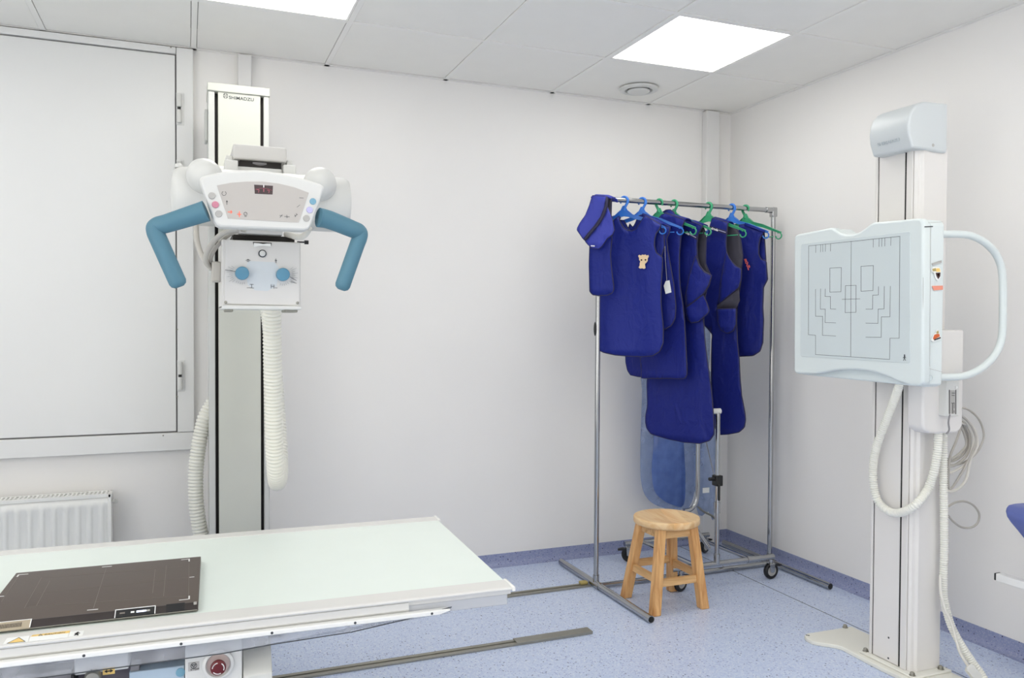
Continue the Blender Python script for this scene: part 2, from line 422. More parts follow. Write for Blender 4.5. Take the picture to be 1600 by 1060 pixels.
# hinged shutter over the window, left end of the back wall
door = thing('door_1', (-4.2, -.02, .71), 'large white steel shutter door with frame and hinges on the back wall above the radiator', None, kind='structure')
b = B(); x1, x0 = -2.975, -5.4; z0, z1 = .709, CEIL - .004; f = -.03
b.box((-3.046, f, .792), (x1, 0, z1)); b.box((x0, f, z0), (x1, 0, .790)); b.box((x0, f, 2.505), (-3.048, 0, z1)); b.box((x0, f, .792), (x0 + .07, 0, 2.503))
b.make('frame', M['doorw'], door, bevel=.003)
B().box((x0 + .075, -.026, .797), (-3.052, 0, 2.499)).make('leaf', M['doorw'], door, bevel=.002)
b = B(); b.box((x0 + .07, -.012, .788), (-3.044, -.002, 2.508)); b.make('gap', M['shelf'], door, smooth=0)
for v0, v1 in ((146, 193), (251, 300), (565, 610)):
    a = at(279, v0, y=-.04); c = at(279, v1, y=-.04); hx = -3.041; zm = (a.z + c.z) / 2
    h = B(); h.box((hx - .006, -.034, c.z - .006), (hx + .027, -.029, a.z + .006)); hi_ = h.make('hinge', M['doorw'], door, bevel=.006, seg=3)
    for z0_, z1_ in ((c.z, zm - .004), (zm + .004, a.z)):
        B().lathe([(.001, 0), (.0105, .003), (.0115, .008), (.0115, z1_ - z0_ - .008), (.0105, z1_ - z0_ - .003), (.001, z1_ - z0_)], (hx + .006, -.044, z0_)).make('knuckle', M['white'], hi_)
    B().cyl((hx + .006, -.044, zm - .006), (hx + .006, -.044, zm + .006), .007).make('pin', M['black'], hi_)
b = B()
for u, v in ((271, 620), (271, 515), (249, 681), (261, 74)):
    q = at(u + 6, v, y=f); b.lathe([(.0035, 0), (.003, .002), (.0005, .0025)], q, -Y, 10)
b.make('screw', M['steel'], door)
# round ceiling valve
vent = thing('ceiling_vent', (-.79, -.27, CEIL), 'round white disc air vent in the ceiling beside the square light', 'vent')
c = Vector((-.79, -.27, CEIL + .004))
B().lathe([(.062, 0), (.062, -.004), (.098, -.005), (.104, -.009), (.100, -.017), (.085, -.022), (.074, -.02), (.068, -.012), (.066, -.004), (.064, 0)], c).make('ring', M['white'], vent)
B().lathe([(.066, 0), (.066, -.003)], c).make('throat', M['slot'], vent)
B().lathe([(.012, -.003), (.012, -.012), (.05, -.012), (.057, -.016), (.06, -.021), (.057, -.025), (.04, -.028), (.001, -.029)], c).make('disc', M['white'], vent)
# light panels
lab = {(0, 0): 'square white light panel in the ceiling near the round vent and right wall',
       (1, 0): 'square white ceiling light panel above the x-ray column, cut by the top edge'}
rows = ['back row', 'middle row', 'near row']; cols_ = ['right', 'centre', 'left']
L0 = None
for a, ki in enumerate(LX):
    for bq, kj in enumerate(LY):
        loc = Vector((GX[ki + 1] - .3, GY[kj + 1] - .3, CEIL))
        lb = lab.get((a, bq), 'square ceiling light panel outside the view, %s, %s column' % (rows[bq], cols_[a]))
        if L0 is None:
            L0 = thing('ceiling_light', loc, lb, 'ceiling light', 'square light panels of the ceiling')
            fr = B(); h, i_ = .2872, .279
            for s in (-1, 1):
                fr.box((loc.x - h, loc.y + s * h - (s > 0) * (h - i_), CEIL + .001), (loc.x + h, loc.y + s * h + (s < 0) * (h - i_), CEIL + .03))
                fr.box((loc.x + s * h - (s > 0) * (h - i_), loc.y - i_, CEIL + .001), (loc.x + s * h + (s < 0) * (h - i_), loc.y + i_, CEIL + .03))
            fr.make('frame', M['tbar'], L0, smooth=0)
            B().box((loc.x - i_, loc.y - i_, CEIL + .004), (loc.x + i_, loc.y + i_, CEIL + .012)).make('diffuser', M['lightpanel'], L0, smooth=0)
        else: dup(L0, loc, lb)
# ================================================================== RADIATOR
r = thing('radiator', (-3.8, -.09, .12), 'white panel radiator with vertical grooves on the back wall under the shutter', 'radiator')
xr, xl, yf, zt, zb = -3.312, -4.35, -.115, .548, .14
pr = []; n = int((xr - xl - .024) / .0225); xs = xr - .013 - n * .0225
for i in range(n * 8 + 1):
    x = xs + i * .0225 / 8 * 2 / 2
    ph = (i % 16) / 16
    pr.append((x, -.008 * (1 if .18 < ph < .62 else (ph / .18 if ph <= .18 else max(0, 1 - (ph - .62) / .16)))))
b = B(); zz = [zb, zb + .02, zb + .035, zt - .07, zt - .052, zt - .012]; kk = [0, 0, 1, 1, 0, 0]
b.loft([[(x, yf + (-d) * k, z) for x, d in pr] for z, k in zip(zz, kk)], closed=False)
b.make('front_panel', M['rad'], r, smooth=50, solid=.002)
B().box((xl, -.05, zb), (xr, -.035, zt - .012)).make('rear_panel', M['rad'], r, bevel=.003)
for x in (xr, xl + .014): B().box((x - .014, yf - .004, zb + .01), (x, -.03, zt)).make('side_panel', M['rad'], r, bevel=.003)
b = B(); b.box((xl, yf - .004, zt - .014), (xr, yf + .010, zt)); b.box((xl, -.044, zt - .006), (xr, -.03, zt)); b.box((xl, yf + .034, zt - .004), (xr, yf + .0375, zt))
i = 0; x = xl + .02
while x < xr - .016: b.box((x, yf + .009, zt - .005), (x + .0075, -.043, zt - .001)); x += .0165
b.make('top_grille', M['rad'], r, smooth=0)
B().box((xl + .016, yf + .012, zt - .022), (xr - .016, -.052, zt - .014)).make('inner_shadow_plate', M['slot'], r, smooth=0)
b = B(); b.cyl((xr, -.07, zt - .045), (xr + .012, -.07, zt - .045), .007); b.box((xr + .009, -.078, zt - .053), (xr + .022, -.062, zt - .033)); b.make('air_valve', M['white'], r, bevel=.002)
for x in (xr - .2, xl + .16): B().box((x, -.03, .3), (x + .04, 0, .5)).make('bracket', M['white'], r)
# ================================================================== FLOOR RAILS
def rail(name, x0, x1, y, lab, cap):
    t = thing(name, (x1, y, 0), lab, 'rail', 'steel floor rails for the tube column')
    b = B(); b.box((x0, y - .024, 0), (x1, y - .006, .009)); b.box((x0, y + .006, 0), (x1, y + .024, .009)); b.box((x0, y - .006, 0), (x1, y + .006, .003))
    b.make('track', M['steel'], t, bevel=.0015)
    if cap: B().box((x1 - .34, y - .026, .0085), (x1, y + .026, .0125)).make('cover_plate', M['steel'], t, bevel=.001)
    else:
        B().box((x1 - .045, y - .004, .008), (x1 - .005, y + .026, .022)).make('end_stop', M['ocap'], t, bevel=.004)
    return t
rail('floor_rail', -5.2, -1.165, -.463, 'steel floor rail running from under the table to the foot of the garment rack', False)
rail('floor_rail', -5.2, -1.437, -1.002, 'steel floor rail nearest the viewer, ending on bare floor in front of the table', True)
# ================================================================== X-RAY TUBE STAND
ts = thing('x_ray_tube_stand', (-2.8, -.45, 0), 'floor standing x-ray tube unit on a tall cream column with blue handles, behind the table', 'x-ray unit')
yc = -.42; cx0, cx1 = -2.921, -2.678; zt = 2.252
b = B()
b.box((cx0, yc, .10), (-2.8955, yc + .2, zt)); b.box((-2.7005, yc, .10), (cx1, yc + .2, zt)); b.box((-2.8955, yc + .16, .1), (-2.7005, yc + .2, zt))
col = b.make('column', M['stile'], ts, bevel=.004)
B().box((-2.8825, yc + .001, .10), (-2.7135, yc + .10, zt)).make('front_cover', M['cream'], ts, bevel=.002)
for x in (-2.8955, -2.7135): B().box((x, yc + .03, .11), (x + .013, yc + .05, zt - .002)).make('track_slot', M['slot'], ts, smooth=0)
B().box((cx0 - .003, yc - .006, zt), (cx1 + .003, yc + .204, zt + .034)).make('column_cap', M['cream'], ts, bevel=.003)
B().box((cx0 - .012, yc + .06, 2.06), (cx0, yc + .15, 2.19)).make('side_cover', M['stile'], ts, bevel=.003)
b = B(); b.box((cx0 - .05, -.60, .013), (cx1 + .05, -.16, .06)); b.box((cx0 - .02, -.56, .06), (cx1 + .02, -.2, .10)); b.make('base_carriage', M['stile'], ts, bevel=.006)
# maker's mark on the front cover
p = at(357.7, 152.3, y=yc); q = at(396.5, 155.5, y=yc)
letters('lettering', 'SHIMADZU', M['print'], ts, (p.x, yc + .0008, p.z - .006), X, Z, .0135, q.x - p.x, bold=.01)
b = B(); e = at(352.5, 149.8, y=yc); 
for k in range(4):
    a0 = k * PI / 2; pts = [(e.x + .0085 * math.cos(a0 + t * PI / 16), yc + .0004, e.z + .0095 * math.sin(a0 + t * PI / 16)) for t in range(1, 8)]
    for s_, t_ in zip(pts, pts[1:]): flatstrip(b, s_, t_, .0016, -Y)
    flatstrip(b, (e.x + .0025 * math.cos(a0 + PI / 4), yc + .0004, e.z + .0025 * math.sin(a0 + PI / 4)), (e.x + .0085 * math.cos(a0 + PI / 4), yc + .0004, e.z + .0085 * math.sin(a0 + PI / 4)), .0014, -Y)
b.make('emblem', M['print'], ts, smooth=0)
# carriage and arm
b = B(); b.box((-2.915, -.57, 1.70), (-2.685, -.424, 1.92)); b.make('carriage', M['white'], ts, bevel=.012)
b = B(); b.box((-2.868, -1.40, 1.60), (-2.742, -.56, 1.73)); b.make('arm', M['white'], ts, bevel=.015)
# tube housing
ty, tz = -1.5, 1.657; R = .0835
tl_, tr_ = -3.046, -2.54
prof = [(.002, 0), (R * .55, .002), (R * .86, .008), (R * .96, .022), (R, .045), (R, .17), (R * 1.005, .172), (R * 1.005, .334), (R, .336), (R, .455), (R * .985, .488), (R * .9, .5), (R * .6, .505), (.002, .506)]
tube = B().lathe(prof, (tl_, ty, tz), X, 48).make('tube_housing', M['white'], ts, smooth=50)
for u, v, sx in ((320, 266, -1), (502, 279, 1)):
    q = at(u, v, y=-1.62); ax = Vector((sx * .35, -.35, .85)).normalized()
    rot = ax.to_track_quat('Z', 'Y').to_matrix()
    dm = B().ellipsoid(q + Vector((0, .03, -.012)), (.049, .047, .05), 32, 20, rot).make('cable_cap', M['white'], ts, smooth=180)
b = B(); q = at(279, 256, y=-1.5); b.lathe([(.012, 0), (.012, .006), (.008, .011), (.001, .013)], (q.x, -1.5, tz + R - .004), Z, 16); b.make('end_bolt', M['white'], ts)
# upper cover box with brackets
yb = -1.47
p, q = at(364, 224, y=yb), at(448, 254, y=yb)
B().box((p.x, yb, q.z), (q.x, yb + .2, p.z)).make('upper_cover', M['grey'], ts, bevel=.006, seg=3)
B().box((p.x + .02, yb + .018, q.z - .02), (q.x - .014, yb + .15, q.z)).make('cover_gap', M['slot'], ts, smooth=0)
B().lathe([(.001, 0), (.05, 0), (.054, .004), (.054, .009), (.001, .009)], ((p.x + q.x) / 2, yb + .068, q.z - .012), Z, 32).make('bearing_ring', M['shelf'], ts); B().box((p.x + .012, yb + .012, q.z - .06), (q.x - .012, yb + .15, q.z - .0195)).make('cover_base', M['white'], ts, bevel=.002)
for u0, u1, v0, v1, w0, w1 in ((351, 372, 249, 268, 353, 364), (443, 462.5, 257, 274, 448, 457)):
    a, c = at(u0, v0, y=yb - .015), at(u1, v1 + 8, y=yb - .015)
    b = B(); b.box((a.x, yb - .015, c.z), (c.x, yb + .05, a.z))
    e, f_ = at(w0, v0 - 7, y=yb + .03), at(w1, v0, y=yb + .03)
    b.box((e.x, yb + .03, a.z - .01), (f_.x, yb + .09, e.z)); b.make('bracket', M['white'], ts, bevel=.003)
# operating console
yk = -1.85
def kp(u, v, d=0): q = at(u, v, y=yk); return Vector((q.x, yk + d, q.z))
outl = [(311, 280), (316, 275.5), (333, 271), (351, 267.8), (375, 266), (400, 265.8), (424, 268.2), (447, 272.5), (476, 279.5), (501, 287.5), (507.5, 292), (505.5, 299), (487, 352), (482, 359), (475, 360.5), (410, 357.5), (345, 355), (338.5, 351.5), (334, 344)]
b = B().prism([kp(u, v) for u, v in outl], Y * .055); cons = b.make('control_panel', M['white'], ts, bevel=.006, seg=3)
face = [(339, 290), (360, 286), (385, 284), (410, 284), (435, 287), (460, 293), (482.5, 301.5), (466.5, 348), (356, 341.5)]
B().prism([kp(u, v, -.0012) for u, v in face], Y * .004).make('membrane', M['console'], cons, smooth=0)
for (u, v), m in zip(((331, 306), (336.5, 320), (341.7, 334.3), (488.8, 315), (483.7, 328.3), (478.6, 341.3)), ('btn_grey', 'btn_red', 'btn_grey', 'btn_blue', 'btn_lav', 'btn_grey')):
    B().lathe([(.0084, 0), (.0084, .0022), (.0076, .003), (.001, .0032)], kp(u, v), -Y, 24).make('button', M[m], cons)
dsp = B().prism([kp(397, 288.8, -.0014), kp(426.5, 290.6, -.0014), kp(425.8, 304.3, -.0014), kp(398, 303, -.0014)], Y * .003).make('display', M['screen'], cons, smooth=0)
b = B(); pts = [kp(399 + i * 2.6, 296.3 - 2.6 * math.sin(PI * i / 10) + i * .15, -.0015) for i in range(11)]
for a, c in zip(pts, pts[1:]): flatstrip(b, a, c, .0006, -Y)
for u, v in ((403.5, 298.3), (419.5, 299)):
    flatstrip(b, kp(u - 2, v - 1.5, -.0015), kp(u + 1, v - 1.5, -.0015), .0012, -Y); flatstrip(b, kp(u + 1.2, v - 1, -.0015), kp(u + .4, v + 2.5, -.0015), .0013, -Y)
flatstrip(b, kp(412, 296, -.0015), kp(412, 299.5, -.0015), .002, -Y); b.make('dial', M['pinkled'], dsp, smooth=0)
b = B(); flatstrip(b, kp(412, 289.8, -.0015), kp(412, 292.6, -.0015), .0022, -Y); b.make('pointer', M['label'], dsp, smooth=0)
b = B()
def ring(b, u, v, r, w_, a0=0, a1=2 * PI):
    pts = [kp(u + r * math.cos(a0 + (a1 - a0) * i / 14), v + r * math.sin(a0 + (a1 - a0) * i / 14), -.0012) for i in range(15)]
    for a, c in zip(pts, pts[1:]): flatstrip(b, a, c, w_, -Y)
ring(b, 350, 302.5, 3.3, .0008, -1, 4.2); ring(b, 383.5, 334.5, 2.6, .0008, 2.6, 6.8)
for (a, c) in (((354.5, 314), (354.5, 320)), ((353.3, 315.5), (354.5, 313.8)), ((355.7, 315.5), (354.5, 313.8)), ((467.8, 309.2), (474, 309.8)), ((464, 324), (468.5, 320.5)), ((460.5, 336), (461.5, 338.8)), ((462.5, 334), (464.5, 336)), ((461, 338.5), (464, 335)), ((437, 337), (441, 337.6)), ((437.3, 340.2), (441, 335.6)), ((444.5, 338.8), (452, 339)), ((448, 336.4), (448.3, 341)), ((381.8, 336.5), (385.2, 336.7)), ((382, 338.3), (385, 338.5))):
    flatstrip(b, kp(*a, -.0012), kp(*c, -.0012), .0009, -Y)
b.make('symbols', M['print'], cons, smooth=0)
b = B()
for a, c in (((356.5, 331.5), (362.5, 331.5)), ((361, 329.5), (361, 333.5)), ((374, 331), (374, 339)), ((371.3, 335), (376.7, 335.3))): flatstrip(b, kp(*a, -.0012), kp(*c, -.0012), .0019, -Y)
b.make('indicator_light', M['redled'], cons, smooth=0)
# handles
for side, pts, rr in ((0, [(322, 330), (300, 337), (262, 349), (246, 353.5), (242.5, 361), (251, 382), (277.5, 441)], (.0285, .027, .0245, .0235, .0225, .0225, .0225)),
                      (1, [(498, 340), (515, 344), (550, 358), (561, 363), (562, 371), (556, 388), (535.5, 446)], (.0275, .026, .0245, .0235, .022, .0215, .0215))):
    P = []; RR = []
    for i, (u, v) in enumerate(pts): P.append(at(u, v, y=-1.84 + .02 * min(i, 3) / 3))
    S = spline(P, 8); n = len(S)
    for i in range(n):
        t = i / 8; k = min(int(t), len(rr) - 2); RR.append((rr[k] + (rr[k + 1] - rr[k]) * (t - k)) * .94)
    e0 = S[-1]; d0 = (S[-1] - S[-2]).normalized()
    S += [e0 + d0 * .008, e0 + d0 * .013]; RR += [RR[-1] * .86, RR[-1] * .5]
    B().tube(S, RR, 20).make('handle', M['handle'], ts, smooth=60)
# collimator
yq = -1.70; a, c = at(346, 374, y=yq), at(470, 484, y=yq); qx0, qx1, qz0, qz1 = a.x, c.x, c.z, a.z
co = B().box((qx0, yq, qz0), (qx1, -1.48, qz1)).make('collimator', M['colli'], ts, bevel=.004)
def cp(u, v, d=0): q = at(u, v, y=yq - .004); return Vector((q.x, yq - .004 + d, q.z))
B().prism([cp(352, 375), cp(468.5, 380), cp(468, 478.5), cp(351, 475)], Y * .004).make('face_plate', M['colli'], co, bevel=.0015)
B().box((qx0, yq - .012, qz0 - .001), (qx1 + .001, -1.5, qz0 + .010)).make('lower_lip', M['white'], co, bevel=.003)
B().prism([cp(388, 408, -.0004), cp(429, 410, -.0004), cp(437, 420, -.0004), cp(432, 447, -.0004), cp(418, 455, -.0004), cp(398, 454, -.0004), cp(387, 445, -.0004), cp(383, 420, -.0004)], Y * .0006).make('blue_print', M['lampblue'], co, smooth=0)
for u, v in ((378, 427.5), (441.5, 429.5)):
    kb = B().lathe([(.0178, 0), (.0178, .016), (.0165, .0185), (.0135, .0195), (.001, .0195)], cp(u, v), -Y, 36).make('knob', M['knob'], co)
B().lathe([(.0105, 0), (.0105, .004), (.0082, .005), (.0082, .003)], cp(410, 396.5), -Y, 28).make('button_ring', M['print'], co)
B().lathe([(.0078, 0), (.0078, .006), (.0065, .0072), (.001, .0075)], cp(410, 396.5), -Y, 28).make('lamp_button', M['white'], co)
B().prism([cp(395, 378.3, -.0006), cp(424.5, 379.6, -.0006), cp(424, 383.8, -.0006), cp(396, 382.6, -.0006)], Y * .001).make('film_slot', M['slot'], co, smooth=0)
b = B(); b.loft([[cp(u, v0, -.001 - d), cp(u, v0, -.0035 - d), cp(u, v1, -.0035 - d), cp(u, v1, -.001 - d)] for u, v0, v1, d in ((396.5, 380, 386.5, .001), (404, 380.6, 385.2, .003), (411, 381.6, 384.4, .001), (417, 381, 385, .003), (423, 381, 386, .001))]); b.make('paper_tag', M['label'], co, smooth=60)
for u, v in ((352.7, 472.6), (464.8, 473.6)): B().lathe([(.0042, 0), (.004, .0018), (.002, .003), (.0005, .0032)], cp(u, v), -Y, 16).make('screw', M['steel'], co)
b = B()
for (u0, v0), s in (((378, 427.5), -1), ((441.5, 429.5), 1)):
    for i in range(9):
        a_ = -.62 + i * .17; ca, sa = math.cos(a_) * s, math.sin(a_)
        flatstrip(b, cp(u0 + 15 * ca, v0 + 15 * sa, -.0002), cp(u0 + (24 if i % 2 else 20) * ca, v0 + (24 if i % 2 else 20) * sa, -.0002), .0005, -Y)
    for i in range(5):
        a_ = 1.0 + i * .2; flatstrip(b, cp(u0 + 14 * math.cos(a_) * s, v0 + 14 * math.sin(a_), -.0002), cp(u0 + 17 * math.cos(a_) * s, v0 + 17 * math.sin(a_), -.0002), .0005, -Y)
b.make('scale_marks', M['printl'], co, smooth=0)
b = B()
for p_, q_ in (((352, 422), (368, 424.6)), ((453, 433), (463, 438.5)), ((455, 440.5), (463, 443)),
             ((384, 407), (391, 407.2)), ((386, 405.5), (389, 405.6)), ((386, 408.8), (389, 408.9)), ((431, 404.5), (431, 411)), ((429.5, 407), (432.6, 407.3)),
             ((390.5, 444.5), (396, 444.7)), ((393.2, 444.6), (393.2, 450)), ((389.5, 450), (396.5, 450.2)), ((386, 450), (388.5, 450)),
             ((423.5, 445.2), (423.5, 450.6)), ((428, 445.4), (428, 450.8)), ((423.5, 448), (428, 448.2)), ((430, 450), (433, 450.2))): flatstrip(b, cp(*p_, -.0006), cp(*q_, -.0006), .0011, -Y)
b.make('face_symbols', M['print'], co, smooth=0)
b = B(); q = at(470, 378.5, y=-1.66); b.cyl(q - X * .01, q + X * .012, .0022); b.cyl(q + X * .010, q + X * .021, .0055); b.make('side_knob', M['black'], co)
q = at(410, 369, y=-1.68); b = B(); b.box((qx0 + .03, -1.66, qz1 - .001), (qx1 - .012, -1.5, qz1 + .018)); b.make('mounting_collar', M['slot'], co)
b = B(); p_ = at(374, 360, y=-1.72); q_ = at(443, 367, y=-1.72); b.box((p_.x, -1.70, q_.z + .001), (q_.x, -1.55, p_.z + .02)); b.make('swivel_plate', M['grey'], ts, bevel=.002)
for x0_, x1_ in ((qx0 + .01, qx0 + .03), (qx1 - .04, qx1 - .006)): B().box((x0_, yq + .02, qz0 - .008), (x1_, yq + .12, qz0)).make('rail_foot', M['steel'], co, bevel=.002)
# connector at the collimator's left side, grey cables
p_, q_ = at(330.5, 409.5, y=-1.62), at(344.5, 441, y=-1.62)
b = B(); b.box((p_.x, -1.65, q_.z), (qx0 + .001, -1.585, p_.z)); b.make('connector_box', M['cable'], ts, bevel=.004)
def cable(path, ya, yb, r, nm, m, par, n=10):
    P = [at(u, v, y=ya + (yb - ya) * i / (len(path) - 1)) for i, (u, v) in enumerate(path)]
    return B().tube(spline(P, n), r, 12).make(nm, m, par, smooth=60)
cable([(306.5, 345), (306.5, 362), (309, 382), (317, 402), (331, 420)], -1.52, -1.62, .0075, 'cable', M['cable'], ts)
cable([(372, 357), (352, 363), (337, 374), (325, 391), (321, 404), (324, 413), (332, 420)], -1.72, -1.62, .0072, 'cable', M['cable'], ts)
cable([(384, 360), (362, 365), (345, 378), (333, 394), (329, 406), (333, 414)], -1.70, -1.62, .0055, 'cable', M['cable'], ts)
cable([(483, 356), (479, 364), (472, 370), (463, 370.5), (455, 368), (447, 366)], -1.76, -1.66, .0085, 'cable', M['cablew'], ts)
# corrugated hoses
P = [at(425, 440, y=-1.36), at(425, 490, y=-1.32), at(426.5, 600, y=-1.26), at(428.5, 690, y=-1.22), at(431, 735, y=-1.18), at(433.5, 754, y=-1.10), at(437, 735, y=-1.00), at(436, 690, y=-.93), at(430, 600, y=-.85), at(421, 500, y=-.75), at(409, 430, y=-.66), at(400, 390, y=-.60)]
hose(P, .0305, .0122, .0062).make('corrugated_hose', M['hose'], ts, smooth=80)
P = [at(338, 622, y=-.29), at(327, 640, y=-.30), at(318, 660, y=-.31), at(310, 700, y=-.31), at(306, 740, y=-.31), at(306.5, 785, y=-.31), at(311, 820, y=-.31), at(316, 850, y=-.31), at(318, 890, y=-.31)]
P.append(Vector((P[-1].x, -.31, .05))); P.append(Vector((P[-2].x, -.31, .045)))
hose(P[:-1], .032, .0142, .0062).make('corrugated_hose', M['hose'], ts, smooth=80)
# ================================================================== TABLE
TO = Vector((-2.228, -2.098, 0)); TA = math.radians(-2.0)
tb = thing('examination_table', TO, 'white x-ray table with a pale mint top and a red stop button', 'table', rotz=TA); tb['_local'] = 1
TXW = Vector((math.cos(TA), math.sin(TA), 0)); TYW = Vector((-math.sin(TA), math.cos(TA), 0))
def tl(u, v, y=None, z=None):
    """pixel -> table coordinates on the plane z= or (table) y="""
    d = RX * ((u - 800) / FPX) + RY * ((530 - v) / FPX) + RZ
    t = (z - CAM.z) / d.z if z is not None else (y - (CAM - TO).dot(TYW)) / d.dot(TYW)
    q = CAM + d * t - TO
    return Vector((q.dot(TXW), q.dot(TYW), q.z))
ZT = .62; DW = .805; LW = -2.3
B().box((LW, .06, .596), (-.003, .752, ZT - .0015)).make('tabletop', M['mint'], tb, bevel=.002)
def extr(prof, x0, x1): return B().prism([(x0, y, z) for y, z in prof], X * (x1 - x0))
extr([(.068, ZT - .001), (.066, ZT), (.004, ZT), (.0015, ZT - .0012), (0, ZT - .004), (.0015, ZT - .0075), (.005, ZT - .009), (.012, ZT - .009), (.012, ZT - .02), (.068, ZT - .02)], LW, -.004).make('front_rail', M['rail'], tb, smooth=12)
extr([(.748, ZT - .001), (.75, ZT), (.80, ZT), (.805, ZT - .005), (.805, ZT - .03), (.748, ZT - .03)], LW, -.004).make('rear_rail', M['rail'], tb, smooth=12)
for y0, y1, pr_ in ((-.003, .071, 0), (.746, .808, 0)):
    B().box((-.0045, y0, ZT - .010), (.004, y1, ZT + .0015)).make('end_cap', M['railw'], tb, bevel=.002)
B().box((-.006, .07, ZT - .03), (-.001, .748, ZT - .004)).make('end_strip', M['railw'], tb, bevel=.001)
B().box((LW, .014, ZT - .048), (-.012, .79, ZT - .0205)).make('side_frame', M['tgrey'], tb, bevel=.002)
extr([(.013, ZT - .0095), (.008, ZT - .012), (.006, ZT - .028), (.013, ZT - .036)], LW, tl(640, 950, y=0).x).make('side_profile', M['rail'], tb, smooth=0)
xa = tl(705, 946, y=-.004).x
b = B(); b.prism([(LW, -.007, ZT - .046), (LW, -.007, ZT - .034), (xa - .006, -.007, ZT - .034), (xa, -.007, ZT - .038), (xa - .03, -.007, ZT - .046)], Y * .019); b.make('accessory_rail', M['railw'], tb, bevel=.0025)
b = B()
for u, v in ((675, 949), (555, 965), (425, 982), (283, 1000), (131, 1019)):
    q = tl(u, v, y=-.007); b.lathe([(.0032, 0), (.0032, .0006), (.002, .0007)], (q.x, -.007, ZT - .040), -Y, 10)
b.make('rail_screw', M['print'], tb)
sk = [(705, 949), (640, 967), (550, 988), (425, 1007.5), (345, 1022), (200, 1041.5), (115, 1053), (0, 1068)]
P = [tl(u, v, y=-.001) for u, v in sk]; P.append(Vector((LW, -.001, P[-1].z - .03)))
pts = [(LW, -.001, ZT - .046), (P[0].x, -.001, ZT - .046)] + [(q.x, -.001, q.z) for q in P]
B().prism(pts, Y * .0025).make('clear_skirt', M['clear'], tb, smooth=0)
b = B()
for p_, q_ in zip(P, P[1:]): flatstrip(b, (p_.x, -.001, p_.z), (q_.x, -.001, q_.z), .0022, -Y, .001)
b.make('skirt_edge', M['print'], tb, smooth=0)
# base under the top
def tx(u, v, y): return tl(u, v, y=y).x
B().box((LW + .3, .09, 0), (tx(378, 1030, .05), .7, ZT - .0485)).make('pedestal', M['tdark'], tb, bevel=.004)
B().box((LW + .25, .05, 0), (tx(430, 1050, .03), .72, .30)).make('lower_housing', M['tblue'], tb, bevel=.01)
y_ = .02; x0, x1 = tx(289, 1020, y_), tx(378.5, 1020, y_)
box = B().box((x0, y_, .30), (x1, .2, ZT - .052)).make('control_box', M['white'], tb, bevel=.003)
q = tl(341, 1038, y=y_)
es = B().lathe([(.034, 0), (.034, .006), (.031, .0085), (.0275, .0085), (.024, .001), (.001, .001)], q, -Y, 40).make('stop_button_collar', M['white'], box)
B().lathe([(.0268, .0005), (.0245, .0022), (.017, .0024)], q, -Y, 40).make('button_recess', M['estop'], box)
rb = B().lathe([(.0115, 0), (.0115, .014), (.0165, .016), (.0172, .019), (.0165, .0245), (.013, .0262), (.001, .0268)], q, -Y, 36).make('stop_button', M['red'], box)
b = B()
for a0 in (-.35, 1.75, 3.85):
    pts = [Vector((q.x + .0125 * math.cos(a0 + i * .155), q.y - .0264, q.z + .0125 * math.sin(a0 + i * .155))) for i in range(9)]
    for a, c in zip(pts, pts[1:]): flatstrip(b, a, c, .002, -Y)
b.make('arrow_marks', M['mark'], box, smooth=0)
a, c = tl(294, 1036, y=y_), tl(311.5, 1047.5, y=y_)
pl = B().box((a.x, y_ - .001, c.z), (c.x, y_ + .001, a.z)).make('sign_plate', M['btn_grey'], box, smooth=0)
letters('lettering', 'STOP', M['print'], box, (a.x + .005, y_ - .0011, c.z + .0018), X, Z, .0035, .018)
b = B(); e = Vector(((a.x + c.x) / 2, y_ - .001, a.z - .008))
for i in range(16):
    t0, t1 = 2 * PI * i / 16, 2 * PI * (i + 1) / 16
    flatstrip(b, e + Vector((.0062 * math.cos(t0), 0, .0062 * math.sin(t0))), e + Vector((.0062 * math.cos(t1), 0, .0062 * math.sin(t1))), .0011, -Y)
for s in (-1, 1): flatstrip(b, e + Vector((s * .004, 0, .002)), e + Vector((0, 0, -.0035)), .0013, -Y)
flatstrip(b, e + Vector((-.004, 0, .002)), e + Vector((.004, 0, .002)), .0013, -Y); b.make('stop_symbol', M['print'], box, smooth=0)
# sloping foot switch cover to the right of the stop box
x0, x1 = tx(379, 1030, .03), tx(424, 1030, .05)
extr([(.16, .555), (.10, .548), (.015, .478), (.015, .3), (.16, .3)], x0 + .001, x1).make('sloped_cover', M['colgrey'], tb, bevel=.002)
B().box((x0 - .002, .07, .52), (tx(419, 1000, .06), .3, ZT - .0485)).make('top_bracket', M['tgrey'], tb, bevel=.002)
B().box((tx(405.5, 1000, .06), .066, .525), (tx(411, 1000, .06), .074, .56)).make('bracket_gap', M['tdark'], tb, smooth=0)
